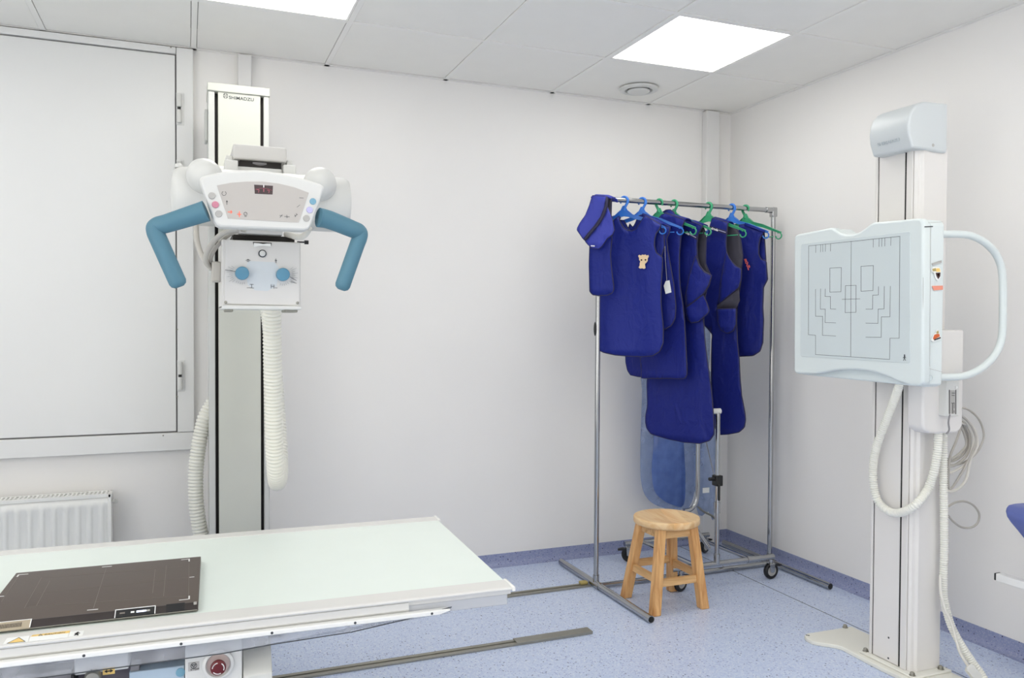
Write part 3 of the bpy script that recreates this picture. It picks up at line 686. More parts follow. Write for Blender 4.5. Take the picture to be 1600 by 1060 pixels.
# left hand details
y_ = .03; x0, x1 = tx(116, 1030, y_), tx(201, 1030, y_)
lb = B().box((x0, y_, tl(150, 1052.5, y=y_).z), (x1, .2, ZT - .052)).make('release_box', M['white'], tb, bevel=.003)
a, c = tl(160.5, 1045.5, y=y_), tl(179.5, 1052.2, y=y_)
B().box((a.x, y_ - .001, c.z - .001), (c.x, y_ + .001, a.z + .001)).make('yellow_label', M['yellow'], lb, smooth=0)
b = B(); zc = (a.z + c.z) / 2; flatstrip(b, (a.x + .006, y_ - .001, zc), (c.x - .006, y_ - .001, zc), .0025, -Y)
for s, x_ in ((1, a.x + .003), (-1, c.x - .003)): b.prism([(x_, y_ - .0012, zc), (x_ + s * .006, y_ - .0012, zc + .004), (x_ + s * .006, y_ - .0012, zc - .004)], Y * .0006)
b.make('double_arrow', M['black'], lb, smooth=0)
q = tl(146, 1056, y=y_); b = B(); b.lathe([(.017, 0), (.017, .012), (.014, .017), (.006, .018), (.001, .018)], (q.x, y_ - .005, q.z), -Y, 24); b.make('release_knob', M['steel'], lb)
B().box((x0 - .006, y_ - .006, .3), (x0 + .0005, y_ + .05, tl(113, 1053, y=y_).z)).make('release_lever', M['black'], tb, bevel=.001)
x2, x3 = tx(201, 1040, .05), tx(289, 1040, .05)
b = B().box((x2 + .001, .05, .3), (x3 - .001, .2, tl(245, 1046, y=.05).z)); pb = b.make('pale_panel', M['tblue'], tb, bevel=.002)
q = tl(282, 1051, y=.05); B().lathe([(.010, 0), (.010, .002), (.001, .0025)], q, -Y, 20).make('round_key', M['btn_blue'], pb)
a, c = tl(204, 1040, y=.06), tl(218, 1047.5, y=.06)
B().box((a.x, .055, c.z), (c.x, .095, a.z)).make('small_sign', M['shelf'], tb, bevel=.001)
B().box((LW + .32, .05, .3), (x0 - .007, .2, tl(60, 1052, y=.05).z)).make('film_tray', M['shelf'], tb, bevel=.003)
# stickers on the front rail
def decal(name, px, m, z, par=tb, th=.0006): return B().prism([tl(u, v, z=z) for u, v in px], Z * th).make(name, m, par, smooth=0)
zs = ZT + .0002
decal('warning_sticker', [(4.5, 1008), (11, 998), (46.5, 994), (43, 1004)], M['label'], zs)
decal('caution_strip', [(47.5, 996), (51, 993), (110, 986), (108, 990)], M['yellow'], zs)
decal('caution_sticker', [(44.5, 1003.5), (47.5, 996), (108, 990), (105.5, 996.5)], M['label'], zs)
decal('figure_sticker', [(106.5, 996), (110, 988), (132, 986), (129, 993.5)], M['label'], zs)
decal('warning_triangle', [(11, 1006), (29.5, 996.8), (39, 1003)], M['yellow'], zs + .0007)
b = B(); n_ = [tl(u, v, z=zs + .0012) for u, v in ((11, 1006), (29.5, 996.8), (39, 1003))]
for a, c in zip(n_, n_[1:] + n_[:1]): flatstrip(b, a, c, .0012, Z, .0004)
b.make('triangle_border', M['print'], tb, smooth=0)
a = tl(69, 993.2, z=zs + .0007); c = tl(101, 989.4, z=zs + .0007); letters('caution_lettering', 'CAUTION', M['print'], tb, a, c - a, Y, .006, (c - a).length, depth=.0004)
b = B(); n_ = [tl(u, v, z=zs + .0008) for u, v in ((60, 994.2), (63.5, 991.6), (66, 993.5))]
for p_, q_ in zip(n_, n_[1:] + n_[:1]): flatstrip(b, p_, q_, .0008, Z, .0004)
b.make('caution_symbol', M['print'], tb, smooth=0)
b = B()
for p_, q_ in (((117, 993), (120, 990.5)), ((120, 990.5), (121.5, 993)), ((120, 990.5), (121, 989)), ((118, 990.2), (123.5, 990)), ((121.3, 988.6), (121.9, 988.5))): flatstrip(b, tl(*p_, z=zs + .0008), tl(*q_, z=zs + .0008), .0035, Z, .0004)
b.make('walking_figure', M['black'], tb, smooth=0)
# ================================================================== FLAT DETECTOR
DA = math.radians(-1.6); DO = Vector((-2.981, -1.995, ZT))
dt = thing('flat_panel_detector', DO, 'thin dark grey-brown flat panel detector lying on the mint table top', 'detector', rotz=DA); dt['_local'] = 1
DXW = Vector((math.cos(DA), math.sin(DA), 0)); DYW = Vector((-math.sin(DA), math.cos(DA), 0))
def dl(u, v, z):
    d = RX * ((u - 800) / FPX) + RY * ((530 - v) / FPX) + RZ; q = CAM + d * ((z + ZT - CAM.z) / d.z) - DO
    return Vector((q.dot(DXW), q.dot(DYW), z))
TH = .016; DWD, DDP = .452, .415
b = B(); b.prism([(0, .006, .0005), (0, DDP, .0005), (0, DDP, TH), (0, .02, TH), (0, 0, .005)], -X * DWD)
b.make('body', M['det'], dt, bevel=.0015)
B().prism([(-.001, -.0008, .0058), (-.001, .0192, TH + .0006), (-.001, .0215, TH + .0006), (-.001, .0015, .0052)], -X * (DWD - .002)).make('front_edge', M['detedge'], dt, smooth=0)
b = B(); b.prism([(-.002, -.0012, .0046), (-.002, .004, .001), (-.002, .006, .001), (-.002, 0, .0062)], -X * (DWD - .004)); b.make('edge_trim', M['steel'], dt, smooth=0)
def fe(u, t, up=.0012):                                      # on the sloping front edge, t 0..1 from its foot to the top
    v = 945 + (308 - u) * .115; x_ = dl(u, v, .009).x; n_ = Vector((0, -.011, .02)).normalized()
    return Vector((x_, .02 * t, .005 + .011 * t)) + n_ * up
NF = Vector((0, -.011, .02))
sb = B().prism([fe(181, .02), fe(243, .02), fe(243, 1), fe(181, 1)], NF.normalized() * .0012).make('status_bar', M['black'], dt, smooth=0)
b = B()
for p_, q_ in (((181, 1.0), (243, 1.0)), ((181, .02), (181, 1)), ((243, .02), (243, 1))): flatstrip(b, fe(*p_, .0025), fe(*q_, .0025), .0018, NF)
b.make('bar_frame', M['mark'], sb, smooth=0)
for u, m, wd in ((192, 'detline', .006), (208, 'mark', .003), (217, 'led', .0035), (224, 'led', .010), (231.5, 'btn_grey', .005)):
    b = B(); p_ = fe(u, .5, .0025); flatstrip(b, p_ - X * wd / 2, p_ + X * wd / 2, .0045, NF); b.make('indicator', M[m], sb, smooth=0)
B().prism([fe(260, .02, .0012), fe(289, .02, .0012), fe(289, 1.05, .0012), fe(260, 1.05, .0012)], NF.normalized() * .001).make('grip', M['black'], dt, smooth=0)
p_ = fe(49, 0, .0012).x
cn = B().prism([Vector((p_, 0, 0)) + Vector((0, y, z)) for y, z in ((-.002, .006), (.018, TH + .002), (.018, TH + .0005), (-.001, .0045))], -X * .075).make('connector', M['gold'], dt, smooth=0)
b = B()
for i in range(18): flatstrip(b, Vector((p_ - .018 - i * .003, .004, .0096)), Vector((p_ - .018 - i * .003, .013, .0145)), .001, NF, .0012)
b.make('contacts', M['detedge'], cn, smooth=0)
b = B(); flatstrip(b, Vector((p_, .0185, TH + .0022)), Vector((p_ - .075, .0185, TH + .0022)), .0025, Z); flatstrip(b, Vector((p_, .0, .0075)), Vector((p_, .017, TH + .001)), .002, NF); b.make('connector_rim', M['mark'], cn, smooth=0)
b = B(); p_ = fe(305.5, .95, .001); b.box((p_.x - .004, p_.y - .006, p_.z - .006), (p_.x + .003, p_.y + .004, p_.z + .001)); b.make('corner_piece', M['btn_grey'], dt, bevel=.001)
b = B(); zz_ = TH + .0002
for p_, q_ in (((284, 875.2), (295.6, 874)), ((295.4, 874), (295.6, 877.5)), ((281, 938.3), (295.5, 936.6)), ((295.4, 936.6), (295.6, 932)), ((297, 902.6), (302.6, 902)), ((160.5, 886.5), (173.5, 885.4)), ((137.5, 954), (152, 952.6)), ((27, 901.5), (29.3, 898.6)), ((29, 898.7), (43, 897.6)), ((-3, 932.8), (5, 932.2))): flatstrip(b, dl(*p_, zz_), dl(*q_, zz_), .0035, Z, .0004)
b.make('corner_marks', M['mark'], dt, smooth=0)
b = B()
for p_, q_ in (((166, 888), (146, 951)), ((65, 903), (38, 951)), ((78, 908), (57, 947)), ((242.5, 890), (238.5, 927)), ((260, 884), (255.5, 932)), ((295.3, 880), (294.8, 931)), ((65, 904), (285, 886)), ((70, 926), (296, 903)), ((45, 948), (290, 932)), ((28, 902), (2, 941))): flatstrip(b, dl(*p_, zz_), dl(*q_, zz_), .0008, Z, .0003)
b.make('field_lines', M['detline'], dt, smooth=0)
# ================================================================== STOOL
st = thing('stool', (-.985, -.862, 0), 'round wooden stool with four splayed legs standing inside the garment rack', 'stool')
feet = [at(1019.5, 962, z=0), at(982, 932, z=0), at(1098, 953, z=0), at(1050, 922, z=0)]
fc = sum(feet, Vector()) / 4
q = at(1041.5, 808, y=fc.y - .005); SH = q.z + .004; sc = Vector((q.x, fc.y - .005, 0)); SR = .152
corner = [Vector((-1, -1, 0)), Vector((-1, 1, 0)), Vector((1, -1, 0)), Vector((1, 1, 0))]
half = .118; feet = [Vector((fc.x + c.x * .128, fc.y + c.y * .128, 0)) for c in corner]
tops = [Vector((sc.x + c.x * .083, sc.y + c.y * .083, SH - .03)) for c in corner]
b = B(); b.lathe([(.001, -.032), (SR - .008, -.032), (SR - .002, -.028), (SR, -.024), (SR, -.005), (SR - .002, -.001), (SR - .006, .0005), (SR * .8, -.002), (SR * .4, -.006), (.001, -.007)], (sc.x, sc.y, SH), Z, 56)
b.make('seat', M['woods'], st, smooth=50)
def sq(c, h): return [c + Vector((sx * h, sy * h, 0)) for sx, sy in ((-1, -1), (1, -1), (1, 1), (-1, 1))]
for f, t in zip(feet, tops): B().loft([sq(f, .021), sq(t, .0195)]).make('leg', M['woodv'], st, bevel=.004)
def lp(i, z): return feet[i].lerp(tops[i], z / (SH - .03))
for i, j, z, m in ((0, 2, .135, 'woodx'), (0, 1, .15, 'woody'), (1, 3, .165, 'woodx'), (2, 3, .15, 'woody')):
    a, c = lp(i, z), lp(j, z); d = (c - a).normalized(); s = d.cross(Z) * .009
    B().loft([[e - s - Z * .017, e + s - Z * .017, e + s + Z * .017, e - s + Z * .017] for e in (a + d * .012, c - d * .012)]).make('stretcher', M[m], st, bevel=.002)
for i, j in ((0, 2), (0, 1), (1, 3), (2, 3)):
    a, c = lp(i, SH - .055), lp(j, SH - .055); d = (c - a).normalized(); s = d.cross(Z) * .008
    B().loft([[e - s - Z * .022, e + s - Z * .022, e + s + Z * .02, e - s + Z * .02] for e in (a + d * .015, c - d * .015)]).make('seat_rail', M['woodx'], st, bevel=.001)
# ================================================================== GARMENT RACK
RYY = -.5; rx0, rx1, RZT = -1.145, -.093, 1.905
rk = thing('garment_rack', (-.62, RYY, 0), 'chrome tube garment rack with long floor feet in the corner, hung with blue aprons', 'rack')
for x in (rx0, rx1):
    B().cyl((x, RYY, .03), (x, RYY, RZT - .012), .0125, 20).make('upright', M['chrome'], rk)
    ff = B().tube([(x, -.10, .0165), (x, -1.01 if x < -.5 else -.945, .0165)], .0165, 20)
    ft = ff.make('foot', M['chrome'], rk)
    yy = -1.01 if x < -.5 else -.945
    b = B(); b.lathe([(.0135, 0), (.0135, .0006), (.001, .0006)], (x, yy - .0002, .0165), -Y, 20); b.make('open_end', M['void'], ft)
    b = B(); b.cyl((x, RYY, .012), (x, RYY, .062), .0155); b.cyl((x, RYY - .045, .0165), (x, RYY + .035, .0165), .019); b.make('clamp', M['chrome'], rk)
    b = B(); b.box((x - .016, RYY - .015, RZT - .035), (x + .016, RYY + .015, RZT + .016)); b.make('corner_joint', M['chrome'], rk, bevel=.005, seg=3)
B().cyl((rx0, RYY, RZT), (rx1, RYY, RZT), .0125, 20).make('hanging_rod', M['chrome'], rk)
B().cyl((rx0, RYY - .025, .0165), (rx1, RYY - .025, .0165), .0125, 20).make('lower_bar', M['chrome'], rk)
b = B(); b.cyl((rx1 - .05, RYY, RZT), (rx1 - .012, RYY, RZT), .0155); b.cyl((rx1 - .045, RYY - .017, RZT), (rx1 - .045, RYY - .012, RZT), .005); b.make('rod_sleeve', M['chrome'], rk)
b = B(); b.ellipsoid((rx0 - .012, RYY + .004, 1.27), (.006, .012, .035), 16, 10); b.make('grip_pad', M['black'], rk)
# ================================================================== MOBILE SHIELD behind the aprons
ms = thing('mobile_shield', (-.52, -.45, 0), 'chrome frame on castors holding hanging blue clear vinyl sheets, behind the wooden stool', 'mobile screen')
BZ, FY, BY = .112, -.70, -.19; fx0, fx1 = -.84, -.235
def tubes(name, segs, r=.0125, par=ms, m='chrome', seg=18):
    for a, c in segs: B().cyl(a, c, r, seg).make(name, M[m], par)
tubes('base_tube', [((fx0, FY, BZ), (fx1, FY, BZ)), ((fx0 + .03, BY, BZ - .01), (fx1 - .03, BY, BZ - .01))], .0135)
tubes('cross_tube', [((-.695, FY, BZ), (-.695, BY, BZ - .01)), ((-.37, FY, BZ), (-.37, BY, BZ - .01))], .011)
for x in (-.695, -.37): B().cyl((x - .028, FY, BZ), (x + .028, FY, BZ), .016).make('joint_sleeve', M['chrome'], ms)
px = -.582
tubes('post', [((px, FY + .0, BZ + .01), (px, FY, .86))], .0115)
b = B(); b.cyl((px, FY, BZ), (px, FY, BZ + .05), .0155); b.make('post_foot', M['chrome'], ms)
B().cyl((px, FY, .365), (px, FY, .42), .0152).make('post_sleeve', M['chrome'], ms)
b = B(); b.cyl((px - .035, FY, .868), (px + .012, FY, .868), .0135); b.make('post_cap', M['white'], ms)
b = B(); b.box((px - .019, FY - .02, .50), (px + .019, FY + .02, .552)); b.cyl((px - .05, FY, .535), (px - .018, FY, .535), .009); b.cyl((px - .006, FY - .022, .43), (px - .006, FY - .022, .51), .006); cl_ = b.make('clamp', M['black'], ms, bevel=.003)
tubes('brace', [((px + .0, FY + .06, BZ + .06), (px - .115, FY + .12, .36))], .0105)
uy = -.45
U = [at(1090.5, 640, y=uy), at(1090.5, 690, y=uy), at(1090, 745, y=uy), at(1089.5, 772, y=uy), at(1086, 788, y=uy), at(1078, 797, y=uy), at(1066, 799, y=uy)]
B().tube(spline(U, 8), .0115, 16).make('bent_tube', M['chrome'], ms, smooth=60)
tubes('stay', [(at(1103, 690, y=-.5), at(1118, 752, y=-.68))], .003)
q_ = at(1111, 850, y=-.66)
def sheet(name, px, y0, m, th=.0012, bow=.02):
    P = spline([at(u, v, y=y0) for u, v in px], 4, True)
    b = B(); f = b.bm.faces.new([b.bm.verts.new(q) for q in P]); b.bm.normal_update()
    xs = [q.x for q in P]; lo, hi = min(xs), max(xs)
    for i in range(1, 14): 
        g_ = list(b.bm.verts) + list(b.bm.edges) + list(b.bm.faces); bmesh.ops.bisect_plane(b.bm, geom=g_, plane_co=(lo + (hi - lo) * i / 14, 0, 0), plane_no=(1, 0, 0))
    for v in b.bm.verts:
        t = (v.co.x - lo) / (hi - lo); v.co.y += bow * (2 * t - 1) ** 2 - .006 * math.sin(v.co.z * 9 + t * 4)
    return b.make(name, m, ms, smooth=80, solid=th)
sheet('clear_sheet', [(1006, 560), (1050, 530), (1100, 508), (1112, 510), (1111, 560), (1104, 640), (1098, 700), (1090, 745), (1082, 786), (1066, 800), (1030, 792), (1012, 778), (1005, 755), (1004, 720), (1004, 660), (1005, 610)], -.15, M['vinyl'])
sheet('blue_sheet', [(1022, 600), (1072, 600), (1070, 690), (1072, 745), (1070, 790), (1050, 789), (1034, 780), (1024, 766), (1021, 735), (1023, 690)], -.165, M['vinyl_dark'], bow=.015)
sheet('lower_sheet', [(1090, 600), (1117, 600), (1118, 800), (1108, 800), (1088, 790)], -.19, M['vinyl'], bow=.01)
b = B(); b.tube(spline([at(1090, 792, y=-.195), at(1100, 800, y=-.195), at(1112, 806, y=-.195), at(1118, 812, y=-.195)], 6), .006, 10); b.make('sheet_rail', M['steel'], ms)
b = B(); p_, q_ = at(1098, 763, y=-.195), at(1108, 770, y=-.195); b.box((p_.x, -.197, q_.z), (q_.x, -.193, p_.z)); b.make('white_tag', M['label'], ms, smooth=0)
def caster(x, y, ang):
    c_ = Vector((x, y, .042)); d = Vector((math.cos(ang), math.sin(ang), 0)); s = d.cross(Z)
    fk = B(); fk.cyl((x, y, .075), (x, y, .10), .009)
    for k in (-1, 1): fk.prism([c_ + s * (.0135 * k) + d * a + Z * h for a, h in ((-.018, .038), (.014, .038), (.012, -.004), (.0, -.008), (-.012, -.004))], s * (.003 * k))
    fk.box((x - .016, y - .016, .076), (x + .016, y + .016, .082))
    f = fk.make('castor', M['chrome'], ms, bevel=.0015)
    B().lathe([(.026, -.011), (.036, -.011), (.0405, -.007), (.0415, 0), (.0405, .007), (.036, .011), (.026, .011), (.026, -.011)], c_, s, 32).make('tyre', M['black'], f)
    B().lathe([(.001, -.009), (.026, -.009), (.026, .009), (.001, .009)], c_, s, 24).make('hub', M['btn_grey'], f)
    b = B(); b.prism([c_ + d * a + Z * h - s * .012 for a, h in ((-.01, .03), (.035, .036), (.062, .028), (.06, .02), (.03, .022), (0, .018))], s * .024); b.make('brake_pedal', M['black'], f, bevel=.002)
for x, y, a in ((-.25, FY, .0), (fx0 + .05, FY, .3), (fx0 + .06, BY, 2.6), (-.29, BY, .4)): caster(x, y, a)
# ================================================================== HANGERS and APRONS
def frame_of(e, phi):
    d = Vector((math.sin(phi), -math.cos(phi), 0)); n = Vector((math.cos(phi), math.sin(phi), 0)); return d, n
def loc_px(o, phi, u, v, off=0):
    """pixel -> (s, off, z) in the hanging plane of the object at o"""
    d, n = frame_of(None, phi); dr = RX * ((u - 800) / FPX) + RY * ((530 - v) / FPX) + RZ
    t = (off - (CAM - o).dot(n)) / dr.dot(n); q = CAM + dr * t - o
    return Vector((q.dot(d), off, q.z))
def hang_empty(name, o, phi, label, cat, group):
    t = thing(name, o, label, cat, group, phi - PI / 2); t['_local'] = 1; return t
def make_hanger(x, phi, m, label, mir=1):
    o = Vector((x, RYY, RZT)); t = hang_empty('clothes_hanger', o, phi, label, 'hanger', 'plastic hangers on the garment rack')
    # hook: an open loop over the rod, then the neck and two sloping arms with curled ends
    hk = [Vector((.019 * math.cos(a), 0, .0 + .019 * math.sin(a) - .0025)) for a in [PI * 1.22 - PI * 1.30 * i / 16 for i in range(17)]]
    hk += [Vector((.018, 0, -.012)), Vector((.008, 0, -.03)), Vector((.0, 0, -.05))]
    hk = [Vector((q.x * mir, q.y, q.z)) for q in hk]; S = spline(hk, 3); n = len(S)
    b = B(); b.tube(S, [.0042 + .0026 * min(1, i / n * 1.2) for i in range(n)], 10, flat=1.0); b.make('hook', m, t, smooth=60)
    AW, ZA, ZE = .205, -.072, -.138
    top = [(-AW, ZE), (-.10, ZA - .018), (-.045, ZA - .001), (-.018, ZA + .022), (-.006, ZA + .045)]
    topr = [(-s, z) for s, z in top[::-1]]
    bot = [(AW, ZE - .010), (.10, ZA - .036), (.05, ZA - .022), (.024, ZA - .012), (0, ZA - .008), (-.024, ZA - .012), (-.05, ZA - .022), (-.10, ZA - .036), (-AW, ZE - .010)]
    b = B(); b.prism([(s, -.003, z) for s, z in top + topr + bot], (0, .006, 0)); b.make('arms', m, t, bevel=.001)
    b = B(); tt = [(s, z) for s, z in top]; 
    for pts in (top, [(-s, z) for s, z in top]):
        for (s0, z0), (s1, z1) in zip(pts[:3], pts[1:4]): b.prism([(s0, -.008, z0), (s1, -.008, z1), (s1, -.008, z1 - .003), (s0, -.008, z0 - .003)], (0, .016, 0))
    b.make('top_flange', m, t, smooth=0)
    for sg in (-1, 1):
        c = [Vector((sg * (AW - .012 + .016 * math.cos(a)), 0, ZE - .020 + .016 * math.sin(a))) for a in [1.9 - k * .42 for k in range(13)]]
        c = [Vector((v.x, -.001, v.z)) for v in c]; b = B(); b.tube(c, .0032, 8, flat=1.6); b.make('end_curl', m, t, smooth=60)
    B().tube([(-AW * .8, 0, ZE - .022), (AW * .8, 0, ZE - .022)], .0025, 8).make('trouser_bar', m, t)
    return t
HX = [-1.004, -.902, -.802, -.716, -.507, -.363, -.274]
PH = [math.radians(a) for a in (45, 42, 26, 26, 26, 24, 20)]
for x, ph, m, l in zip(HX, PH, 'bbggGbg'.replace('G', 'g'), (
        'blue plastic hanger carrying the front apron, next to the collar', 'blue plastic hanger right behind the front apron', 'green hanger third from the collar on the rod',
        'green hanger carrying the long apron with a belt tab', 'green hanger carrying the dark lined apron', 'blue plastic hanger nearest the right upright, carrying the rearmost apron', 'empty green hanger at the right end of the rod')):
    make_hanger(x, ph, M['hblue' if m == 'b' else 'hgreen'], l, -1 if x in (HX[2], HX[6]) else 1)

def panel(name, pts, mat_, par, seed, amp=.008, th=.006, binding=True, fold=4.0, sag=0.0):
    """a padded sheet from its outline (s, off, z), gently rippled, with bound edges"""
    def rip(s, z, off):
        return off + amp * (noise.noise(Vector((s * 5 + seed, z * 2.2, seed))) * 1.3 + .45 * math.sin(s * 2 * PI * fold + seed + z * 2.0) * min(1, max(0, (ztop - z) / .3)))  - sag * ((ztop - z) ** 1.0)
    ztop = max(p.z for p in pts)
    P = [Vector(p) for p in pts]
    b = B(); b.bm.faces.new([b.bm.verts.new(q) for q in P]); b.bm.normal_update()
    s0, s1 = min(p.x for p in P), max(p.x for p in P); z0 = min(p.z for p in P)
    k = s0 + .022
    while k < s1:
        bmesh.ops.bisect_plane(b.bm, geom=list(b.bm.verts) + list(b.bm.edges) + list(b.bm.faces), plane_co=(k, 0, 0), plane_no=(1, 0, 0)); k += .022
    k = z0 + .035
    while k < ztop:
        bmesh.ops.bisect_plane(b.bm, geom=list(b.bm.verts) + list(b.bm.edges) + list(b.bm.faces), plane_co=(0, 0, k), plane_no=(0, 0, 1)); k += .035
    for v in b.bm.verts: v.co.y = rip(v.co.x, v.co.z, v.co.y)
    o = b.make(name, mat_, par, smooth=80, solid=th)
    if binding:
        R_ = resample(P + [P[0]], .012)[:-1]
        B().tube([Vector((q.x, rip(q.x, q.z, q.y), q.z)) for q in R_], .0034, 8, closed=True).make('binding', M['bind'], o, smooth=80)
    return o
def apron(x, phi, mat_, label, front, back=None, shoulders=(), seed=1, off=-.014, boff=.022, amp=.0105, fold=4.0, lining=False, name='lead_apron'):
    o = Vector((x, RYY, RZT)); t = hang_empty(name, o, phi, label, 'apron', 'blue lead aprons on the garment rack')
    F = [loc_px(o, phi, u, v, off) for u, v in front]
    fr = panel('front_panel', F, mat_, t, seed, amp, fold=fold)
    if back:
        Bk = [loc_px(o, phi, u, v, boff) for u, v in back]
        panel('back_panel', Bk, M['lining'] if lining else mat_, t, seed + 3, amp * .6, fold=fold)
    for sh in shoulders:                                     # the strap that runs over the hanger, front to back
        L_ = [loc_px(o, phi, u, v, off) for u, v in sh]; rings = []
        for i in range(9):
            a = PI * i / 8; y = (off + boff) / 2 - math.cos(a) * (boff - off) / 2; up = math.sin(a) * .012
            rings.append([Vector((q.x, y, q.z + up - .004)) for q in L_])
        B().loft(rings, closed=False).make('shoulder_strap', mat_, t, smooth=80, solid=.006)
    return t, o
# small half apron over the left end of the rod, and the thyroid collar on top of it
t, o = apron(-1.118, math.radians(45), M['ap1'], 'short blue half apron under the collar at the left end of the rack',
    [(934, 312), (948, 316), (956, 340), (956, 374), (953.5, 398), (955.5, 424), (959, 450), (957.5, 457), (950, 461), (935, 461.8), (926, 460.5), (922, 456), (921, 415), (922, 383), (926, 345)], seed=2, off=-.05, amp=.004, name='half_apron')
t = thing('thyroid_collar', (-1.12, RYY, RZT), 'lighter blue thyroid collar draped over the left end of the chrome rod', 'collar'); t['_local'] = 1; t.rotation_euler = (0, 0, math.radians(45) - PI / 2)
o = Vector((-1.12, RYY, RZT)); ph = math.radians(45)
def lo(px, off): return [loc_px(o, ph, u, v, off) for u, v in px]
cf = panel('outer_lobe', lo([(926, 306), (948, 307.5), (949, 316), (945, 331), (939, 344), (930, 356), (921, 366), (915, 376), (912, 374), (901.5, 358.5), (907, 348), (915, 337), (921, 322)], -.10), M['collar'], t, 11, .006, th=.009, fold=3)
cr = panel('inner_lobe', lo([(949, 322), (953, 332), (957, 343), (960, 360), (957, 367), (949, 373), (941, 385), (936, 389), (927, 388), (920, 383), (914, 376), (921, 366), (932, 352), (941, 340)], -.094), M['collar'], t, 12, .006, th=.009, fold=3)
panel('dark_strap', lo([(947, 307), (950.5, 310), (949.5, 322), (944, 338), (937, 350), (926, 363), (918.5, 373), (914.5, 377), (912, 373), (919, 364), (929, 352), (938, 339), (944, 324)], -.112), M['bind'], t, 13, .006, th=.004, binding=False)
panel('lining', lo([(948, 308), (955.5, 311), (955, 328), (954.5, 345), (951, 335), (948, 325)], -.088), M['lining'], t, 14, .004, th=.005)
b = B(); L_ = lo([(924, 309), (930, 306), (948, 307), (955, 310)], -.095); rings = []
for i in range(9):
    a = PI * i / 8; rings.append([Vector((q.x, -.04 - .058 * math.cos(a), q.z + .012 * math.sin(a) - .003)) for q in L_])
b.loft(rings, closed=False); b.make('fold', M['collar'], t, smooth=80, solid=.008)
panel('back_lobe', lo([(926, 312), (946, 314), (950, 345), (944, 372), (925, 372), (920, 345)], .018), M['collar'], t, 15, .003)
b = B(); q0, q1 = lo([(924, 384.3), (928.5, 384.6)], -.106); flatstrip(b, q0, q1, .005, -Y); b.make('collar_tag', M['mark'], t, smooth=0)

# 1 front apron with the animal patch
f1 = [(967, 339), (969, 347), (973, 355), (979.6, 360.5), (987, 361.8), (994, 359), (999, 351), (1005, 342), (1008, 337.5), (1015.4, 341), (1033, 352), (1030, 359), (1025.5, 365), (1023, 375), (1022.8, 386), (1026, 395.5), (1031, 399.5), (1035.5, 403), (1035, 420), (1033, 450), (1033, 474), (1036.5, 511), (1036.5, 536), (1031.4, 549), (1020, 556), (1005, 557.3), (980, 556.5), (961, 554.6), (944, 551), (935.5, 547), (935, 500), (935, 460), (939, 420), (946, 380), (953, 353), (960, 344)]
t1, o1 = apron(HX[0], PH[0], M['ap1'], 'front blue lead apron with a small cream animal patch on its chest', f1,
    [(975, 345), (990, 372), (1003, 350), (1010, 338), (1033, 351), (1037, 362), (1038, 385), (1034, 398), (1030, 420), (1028, 540), (945, 540), (945, 460), (952, 380), (962, 344)], [[(1007, 337.8), (1020, 343.5), (1033, 352)], [(955, 351), (961, 344), (967, 339)]], seed=1, amp=.013)
def badge(name, par, o, ph, px, off, m): return B().prism([loc_px(o, ph, u, v, off) for u, v in px], (0, .002, 0)).make(name, m, par, smooth=0)
fp = [c for c in t1.children if c.name.startswith('front_panel')][0]
pt = badge('patch', fp, o1, PH[0], [(997, 400), (999, 398.3), (1001.5, 399.6), (1003.5, 398), (1006, 398.5), (1008.5, 397.8), (1010, 399.6), (1013, 398.5), (1013.8, 401), (1012, 404), (1011.8, 408), (1009.5, 411), (1007.5, 412.5), (1008, 416), (1008.6, 419), (1006, 420.4), (1003.5, 419.4), (1000, 420), (997.7, 418), (999.5, 415), (999.5, 411.5), (1000.5, 409), (998.5, 406), (998.6, 403.5)], -.036, M['patch'])
for c_ in ((1002.3, 406.5), (1008.6, 406.3)):
    q = loc_px(o1, PH[0], *c_, -.037); B().lathe([(.0042, 0), (.0042, .0015), (.001, .0018)], q, -Y, 12).make('patch_eye', M['patchd'], fp)
# 2 apron right behind it
t2, o2 = apron(HX[1], PH[1], M['ap2'], 'second blue apron from the left, short, with a white paper tag at its edge',
    [(984, 350), (988, 355.5), (992, 351), (997, 338.5), (1003, 335.5), (1012, 337.5), (1047, 355.5), (1045, 366), (1041.5, 372), (1043, 390), (1048, 418), (1053, 446), (1056, 478), (1055, 498), (1049, 509), (1038, 515), (1020, 516), (985, 516), (975, 470), (975, 380)], None, [[(1003, 335.8), (1025, 344), (1047, 355.5)]], seed=21)
tg = B().prism([loc_px(o2, PH[1], u, v, -.034) for u, v in ((1040, 439.5), (1046, 438.2), (1049, 457), (1040, 459.5), (1037, 447))], (0, .002, 0)).make('paper_tag', M['label'], t2, smooth=0)
B().tube([loc_px(o2, PH[1], u, v, -.03) for u, v in ((1039, 385), (1039.5, 405), (1041, 425), (1042, 440))], .0012, 6).make('tag_string', M['btn_grey'], t2)
# 3
t3, o3 = apron(HX[2], PH[2], M['ap2'], 'third blue apron from the left, medium length, with square lower corner',
    [(1034, 336), (1040, 333.5), (1070, 343.5), (1066.5, 352), (1063, 370), (1060, 400), (1059.5, 430), (1061, 450), (1066, 478), (1069, 500), (1071.3, 530), (1073, 570), (1073, 586), (1069, 591.5), (1058, 592), (1049, 591), (1025, 591.3), (1002, 591.3), (1000, 560), (998, 470), (1008, 400), (1022, 350)],
    [(1022, 350), (1035, 332), (1041, 328.5), (1047, 328), (1053, 332), (1055, 340), (1068, 345), (1060, 400), (1058, 500), (1040, 585), (1010, 589.8), (997, 588.5), (985, 586), (980.5, 579), (978, 566), (977, 520), (990, 430)], [[(1037, 334.5), (1053, 338.5), (1070, 343.5)]], seed=31, boff=.05)
